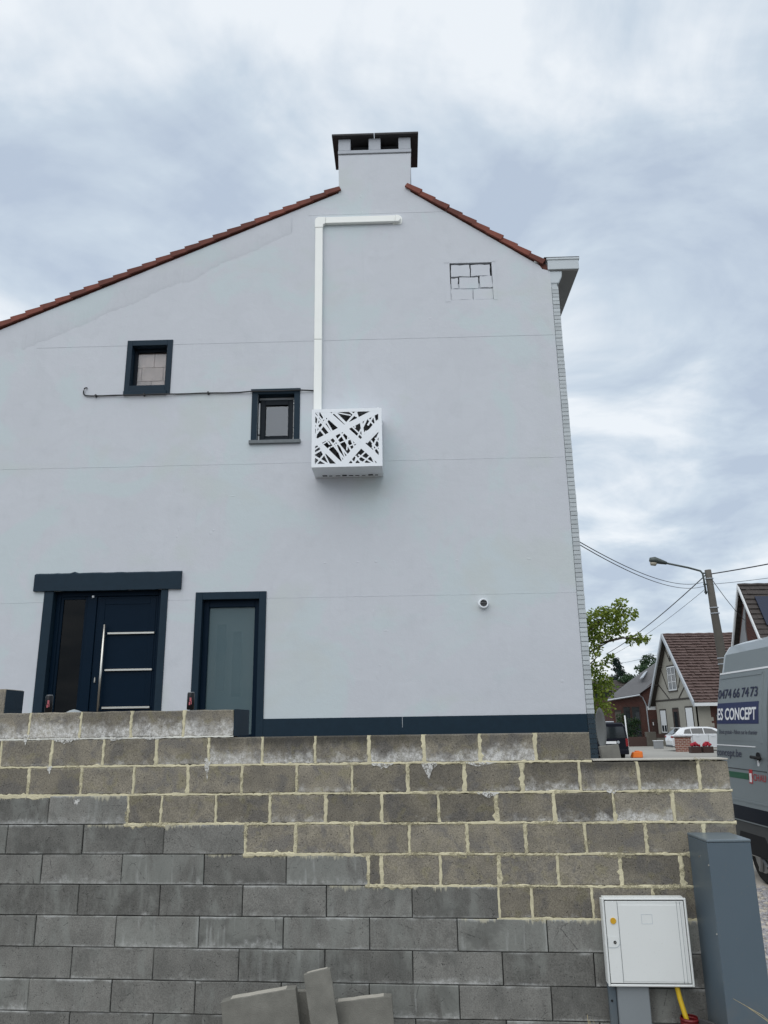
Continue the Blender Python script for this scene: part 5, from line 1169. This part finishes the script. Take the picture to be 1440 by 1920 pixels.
MB().add([(-2.05, -0.68, 1.05), (-2.05, 0.68, 1.05), (-1.63, 0.58, 1.37), (-1.63, -0.58, 1.37)], [(0, 1, 2, 3)]).build('rear_window', 'carglass', wc)
B(-1.85, -1.48, -0.62, 0.62, 1.39, 1.43).build('spoiler', 'carwhite', wc)
for s in (-1, 1):
    B(-2.21, -1.85, s * 0.78 - 0.12, s * 0.78 + 0.12, 0.80, 0.92).build('tail_light', 'taillight', wc, bevel=0.03)
B(-2.215, -2.19, -0.26, 0.26, 0.62, 0.74).build('number_plate', 'white', wc); B(-2.22, -2.0, -0.8, 0.8, 0.24, 0.36).build('bumper', 'vanlow', wc, bevel=0.03)
for x, nm in ((-0.92, 'door_gap'), (0.05, 'door_gap')): B(x - 0.008, x + 0.008, -0.893, -0.885, 0.42, 1.0).build(nm, 'black', wc)
for x in (-0.62, 0.35): B(x - 0.1, x + 0.1, -0.915, -0.885, 0.87, 0.90).build('door_handle', 'carwhite', wc)
B(0.72, 0.92, -1.02, -0.86, 1.02, 1.14).build('mirror', 'carwhite', wc, bevel=0.03)
def cwheel(cx, cy, r, parent, w=0.2):
    t = emptyp('wheel', parent)
    MB().tube([(cx, cy - w / 2, r), (cx, cy - w / 2 + 0.03, r), (cx, cy + w / 2 - 0.03, r), (cx, cy + w / 2, r)], [r * .92, r, r, r * .92], 20).build('tyre', 'rubber', t)
    MB().tube([(cx, cy - w / 2 - 0.005, r), (cx, cy + w / 2 + 0.005, r)], r * 0.62, 16).build('rim', 'rim', t)
for x in (-1.35, 1.32):
    for y in (-0.80, 0.80): cwheel(x, y, 0.31, wc)
    m = MB(); m.prism([(x + 0.38 * math.cos(math.pi * k / 12), 0.28 + 0.40 * math.sin(math.pi * k / 12)) for k in range(13)], -0.8935, -0.86); m.build('wheel_arch', 'black', wc)

bv = thing('black_van', 'black people carrier seen from behind next to the house corner', 'van', (11.66, 42.0, 0.0), R(2))
# rear view: rear face at y = 0, body runs to +y
secs = [(0.0, 0.90, 0.80, 1.84, 0.10), (0.10, 0.945, 0.84, 1.90, 0.0), (3.2, 0.945, 0.84, 1.90, 0.0), (3.9, 0.93, 0.76, 1.55, 0.0), (4.8, 0.88, 0.7, 1.0, 0.0)]
m = MB(); v = []
for (y, wb, wt_, zt_, ins) in secs:
    zt_ = zt_
    hl = [(-wb + ins, 0.30), (-wb, 0.45), (-wb, 1.05 if zt_ > 1.3 else 0.7), (-wt_ - 0.02, zt_ - 0.18), (-wt_ + 0.12, zt_)]
    v += [(x, y, z) for x, z in hl] + [(-x, y, z) for x, z in reversed(hl)]
n = 10; f = [(i * n + k, i * n + (k + 1) % n, (i + 1) * n + (k + 1) % n, (i + 1) * n + k) for i in range(4) for k in range(n)]
m.add(v, f + [tuple(range(n)), tuple(range(4 * n, 5 * n))]); m.build('body', 'carblack', bv)
MB().add([(-0.82, -0.012, 1.12), (0.82, -0.012, 1.12), (0.72, -0.012, 1.70), (-0.72, -0.012, 1.70)], [(0, 1, 2, 3)]).build('rear_window', 'carglass', bv)
B(-0.30, 0.30, -0.02, -0.005, 0.84, 0.97).build('number_plate', 'white', bv)
for s in (-1, 1): B(s * 0.86 - 0.07, s * 0.86 + 0.07, -0.015, 0.08, 0.70, 1.10).build('tail_light', 'taillight', bv, bevel=0.02)
MB().tube([(0.40, -0.02, 0.92), (0.40, 0.0, 0.92)], 0.075, 14).build('badge', 'zinc', bv)
B(-0.92, 0.92, -0.06, 0.1, 0.30, 0.55).build('bumper', 'carblack', bv, bevel=0.04)
B(-0.30, 0.35, 0.2, 1.2, 1.90, 1.98).build('roof_pod', 'zinc', bv, bevel=0.03)
for x in (-0.80, 0.80):
    for y in (0.9, 3.9): wheel(x, y, 0.33, bv, 0.22, 16)

pb = thing('brick_pillar', 'short red brick garden pillar in front of the white car', 'pillar', (18.3, 49.8, 0.10))
B(-0.42, 0.42, -0.25, 0.25, 0, 0.85).build('shaft', 'palebrick', pb); B(-0.48, 0.48, -0.30, 0.30, 0.851, 0.91).build('coping', 'planter', pb, bevel=0.01)
for i, (dx, lab) in enumerate(((0.0, 'planter of red flowers touching the brick pillar'), (0.72, 'planter of red flowers right of the other flower planter'))):
    fb = thing('flower_planter', lab, 'planter', (18.15 + dx, 47.6, 0.10), 0, 'red flower planters')
    B(-0.30, 0.30, -0.22, 0.22, 0, 0.36).build('box', 'planter', fb, bevel=0.02)
    m = MB(); bmf = bmesh.new(); bmesh.ops.create_icosphere(bmf, subdivisions=1, radius=0.085); fv = [v.co.copy() for v in bmf.verts]; ff = [[v.index for v in q.verts] for q in bmf.faces]; bmf.free()
    for k in range(42):
        a = rng.uniform(0, 6.28); r = rng.uniform(0, 0.27); o_ = Vector((r * math.cos(a), r * 0.7 * math.sin(a), 0.40 + 0.20 * (1 - (r / 0.3) ** 2) * rng.uniform(0.3, 1)))
        m.add([tuple(p * rng.uniform(0.7, 1.1) + o_) for p in fv], ff)
    m.build('flowers', 'flower', fb)
tag(MB().tube([(16.3, 54.5, 0.1), (16.25, 54.5, 2.35)], 0.045, 8).build('white_post', 'shutter', None, True), 'thin white post standing by the shrub across the street', 'post')
lowp = thing('low_garden_wall', 'low weathered garden wall in front of the brick building', 'wall', (20.2, 61.5, 0.10))
B(-0.4, 0.35, -0.2, 0.2, 0, 1.05).build('pier', 'pole', lowp, bevel=0.02); B(0.352, 3.3, -0.1, 0.1, 0, 0.62).build('panel', 'slab', lowp); B(0.352, 3.3, -0.14, 0.14, 0.621, 0.90).build('top_rail', 'planter', lowp)
B(-4.4, -0.402, -0.1, 0.1, 0, 0.7).build('panel', 'planter', lowp)
ub = thing('utility_box', 'small pale grey box on the pavement left of the white car', 'box', (18.85, 56.0, 0.10))
B(-0.30, 0.30, -0.15, 0.15, 0, 0.50).build('body', 'cladding', ub, bevel=0.02); B(-0.33, 0.33, -0.18, 0.18, 0.501, 0.55).build('lid', 'shutter', ub, bevel=0.01)
ob = thing('orange_barrier_foot', 'bright orange plastic block lying on the pavement right of the black van', 'barrier', (13.15, 42.6, 0.10), R(8))
MB().hexa([(-0.32, -0.2, 0), (0.26, -0.2, 0), (0.26, 0.2, 0), (-0.32, 0.2, 0), (-0.22, -0.14, 0.30), (0.28, -0.14, 0.33), (0.28, 0.14, 0.33), (-0.22, 0.14, 0.30)]).build('block', 'orange', ob, bevel=0.04)
B(-0.1, 0.15, -0.05, 0.05, 0.30, 0.36).build('grip', 'orange', ob, bevel=0.02)
bl = thing('white_bollard', 'short rounded white bollard behind the orange block', 'bollard', (15.1, 51.0, 0.10))
MB().tube([(0, 0, 0), (0, 0, 0.45), (0, 0, 0.62), (0, 0, 0.70)], [0.17, 0.18, 0.15, 0.05], 14).build('shaft', 'shutter', bl, True)
MB().tube([(0, 0, 0.20), (0, 0, 0.28)], 0.185, 14).build('band', 'cladding', bl)

# ------------------------------------------------------------------ vegetation
def leafmesh(name, mat, parent, centers, size, n_per, squash=0.8, droop=0.0, shell=0.0):
    """centers: (x, y, z, r, count factor)"""
    v = []; f = []; val = []
    for (cx, cy, cz, r, k) in centers:
        tone = rng.uniform(-0.15, 0.15)
        for i in range(int(n_per * k)):
            while True:
                p = Vector((rng.uniform(-1, 1), rng.uniform(-1, 1), rng.uniform(-1, 1)))
                if p.length < 1 and p.length > shell: break
            q = Vector((cx + p.x * r, cy + p.y * r, cz + p.z * r * squash))
            s = size * rng.uniform(0.6, 1.3); d = Vector((rng.gauss(0, 1), rng.gauss(0, 1), rng.gauss(0, 0.7) - droop)).normalized()
            a = Vector((rng.gauss(0, 1), rng.gauss(0, 1), rng.gauss(0, 1))); w = d.cross(a)
            if w.length < 1e-3: continue
            w.normalize(); nrm = d.cross(w); o = len(v)
            v += [q, q + d * s * 0.45 + w * s * 0.30 + nrm * s * 0.06, q + d * s, q + d * s * 0.45 - w * s * 0.30 + nrm * s * 0.06]
            f += [(o, o + 1, o + 2), (o, o + 2, o + 3)]
            t_ = min(1, max(0, 0.45 + tone + rng.uniform(-0.35, 0.35))); val += [t_, t_]
    me = bpy.data.meshes.new(name); me.from_pydata([tuple(p) for p in v], [], f)
    at_ = me.attributes.new('leaf', 'FLOAT', 'FACE'); at_.data.foreach_set('value', val)
    return link(name, me, mat, parent)
tr1 = thing('leafy_tree', 'bright green broadleaf tree half hidden behind the house corner', 'tree', (5.2, 24, 0))
MB().tube([(0, 0, 0), (0.05, 0, 1.6), (0.15, 0, 2.8), (0.4, 0, 4.0), (0.9, 0, 4.9)], [0.16, 0.13, 0.11, 0.07, 0.03], 8).build('trunk', 'bark', tr1, True)
for e_ in ((0.15, 2.8, 1.3, 3.9), (0.3, 3.5, 1.9, 4.45), (0.4, 4.0, 1.6, 5.1), (1.4, 4.3, 2.75, 4.42), (0.4, 4.0, 2.1, 5.5), (0.1, 2.2, 1.2, 3.0)):
    MB().tube([(e_[0], 0, e_[1]), ((e_[0] + e_[2]) / 2, rng.uniform(-0.2, 0.2), (e_[1] + e_[3]) / 2 + 0.08), (e_[2], 0, e_[3])], [0.045, 0.03, 0.012], 6).build('branch', 'bark', tr1, True)
cl = [(1.25, 0, 5.05, .34, 1.2), (1.6, .1, 5.15, .30, 1), (1.9, 0, 5.25, .27, .9), (2.15, 0, 5.55, .17, .4), (2.45, 0, 5.2, .22, .5), (1.7, 0, 4.75, .38, 1.3), (1.3, 0, 4.55, .34, 1.1), (2.05, .1, 4.72, .25, .6), (2.1, 0, 4.95, .26, .6), (2.35, 0, 4.42, .17, .35), (2.62, 0, 4.45, .17, .35), (2.85, 0, 4.42, .12, .25), (1.2, 0, 4.05, .25, .6), (1.55, 0, 3.75, .16, .3), (1.72, 0, 3.92, .12, .2), (1.2, 0, 3.55, .26, .7), (1.1, 0, 3.15, .36, 1.2), (1.45, 0, 3.0, .34, 1.1), (1.0, 0, 2.7, .40, 1.3), (1.3, 0, 2.4, .35, 1), (0.9, 0, 2.2, .4, 1), (0.7, .3, 4.6, .6, 1.6), (0.3, .3, 5.0, .7, 1.6), (0.3, 0, 3.6, .6, 1.4), (1.45, 0, 3.3, .18, .3), (2.2, 0, 5.3, .2, .4), (1.02, 0, 4.8, .3, .9)]
leafmesh('crown', 'leaf', tr1, cl, 0.118, 200, 1.0, 0.4)
cf = thing('conifer', 'dark pointed conifer rising above the far roofs', 'tree', (27.95, 95, 0))
MB().tube([(0, 0, 0), (0, 0, 9.0)], [0.25, 0.04], 8).build('trunk', 'bark', cf)
cc = []
for i in range(24):
    h = 3.2 + i * 0.26; rad = max(0.12, (9.7 - h) * 0.42)
    for k in range(max(3, int(rad * 5))): a = rng.uniform(0, 6.28); cc.append((rad * 0.72 * math.cos(a), rad * 0.72 * math.sin(a), h + rng.uniform(-.15, .15), 0.28 + rad * 0.22, 1))
leafmesh('crown', 'leaf_con', cf, cc, 0.24, 46, 0.6, 0.9)
def fartree(x, y, h, r, label, mat, n=16, size=0.30, seed=0):
    t = thing('far_tree', label, 'tree', (x, y, 0), 0, 'trees behind the far roofs')
    MB().tube([(0, 0, 0), (0, 0, h * 0.75)], [0.2, 0.06], 7).build('trunk', 'bark', t)
    cs = []
    for k in range(n):
        a = rng.uniform(0, 6.28); q = rng.uniform(0.2, 1) * r; cs.append((q * math.cos(a), q * math.sin(a), h - r * 0.9 + rng.uniform(-0.9, 0.85) * r * 0.9, r * rng.uniform(0.22, 0.42), 1))
    leafmesh('crown', mat, t, cs, size, 85, 0.8)
fartree(26.6, 86, 7.0, 1.5, 'grey-green rounded tree just right of the conifer', 'leaf_far')
fartree(29.0, 87, 8.0, 1.7, 'light green tree behind the grey barn roof', 'leaf_far', 18)
fartree(31.2, 92, 9.4, 1.5, 'pointed green tree top beside the half-timbered gable', 'leaf_dark', 14)
fartree(22.5, 100, 5.8, 2.5, 'dark green tree low behind the dormer house', 'leaf_dark', 16)
shb = thing('shrub', 'dark green shrub growing in front of the brick building windows', 'shrub', (18.9, 63.2, 0.10))
MB().tube([(0, 0, 0), (0.1, 0, 1.2)], [0.06, 0.02], 6).build('stem', 'bark', shb)
leafmesh('crown', 'leaf_dark', shb, [(rng.uniform(-.9, .9), rng.uniform(-.4, .4), rng.uniform(0.3, 1.9), rng.uniform(.3, .5), 1) for k in range(16)] + [(-.4, 0, 2.2, .35, 1), (.7, 0, 1.2, .5, 1.2)], 0.16, 90, 0.9)
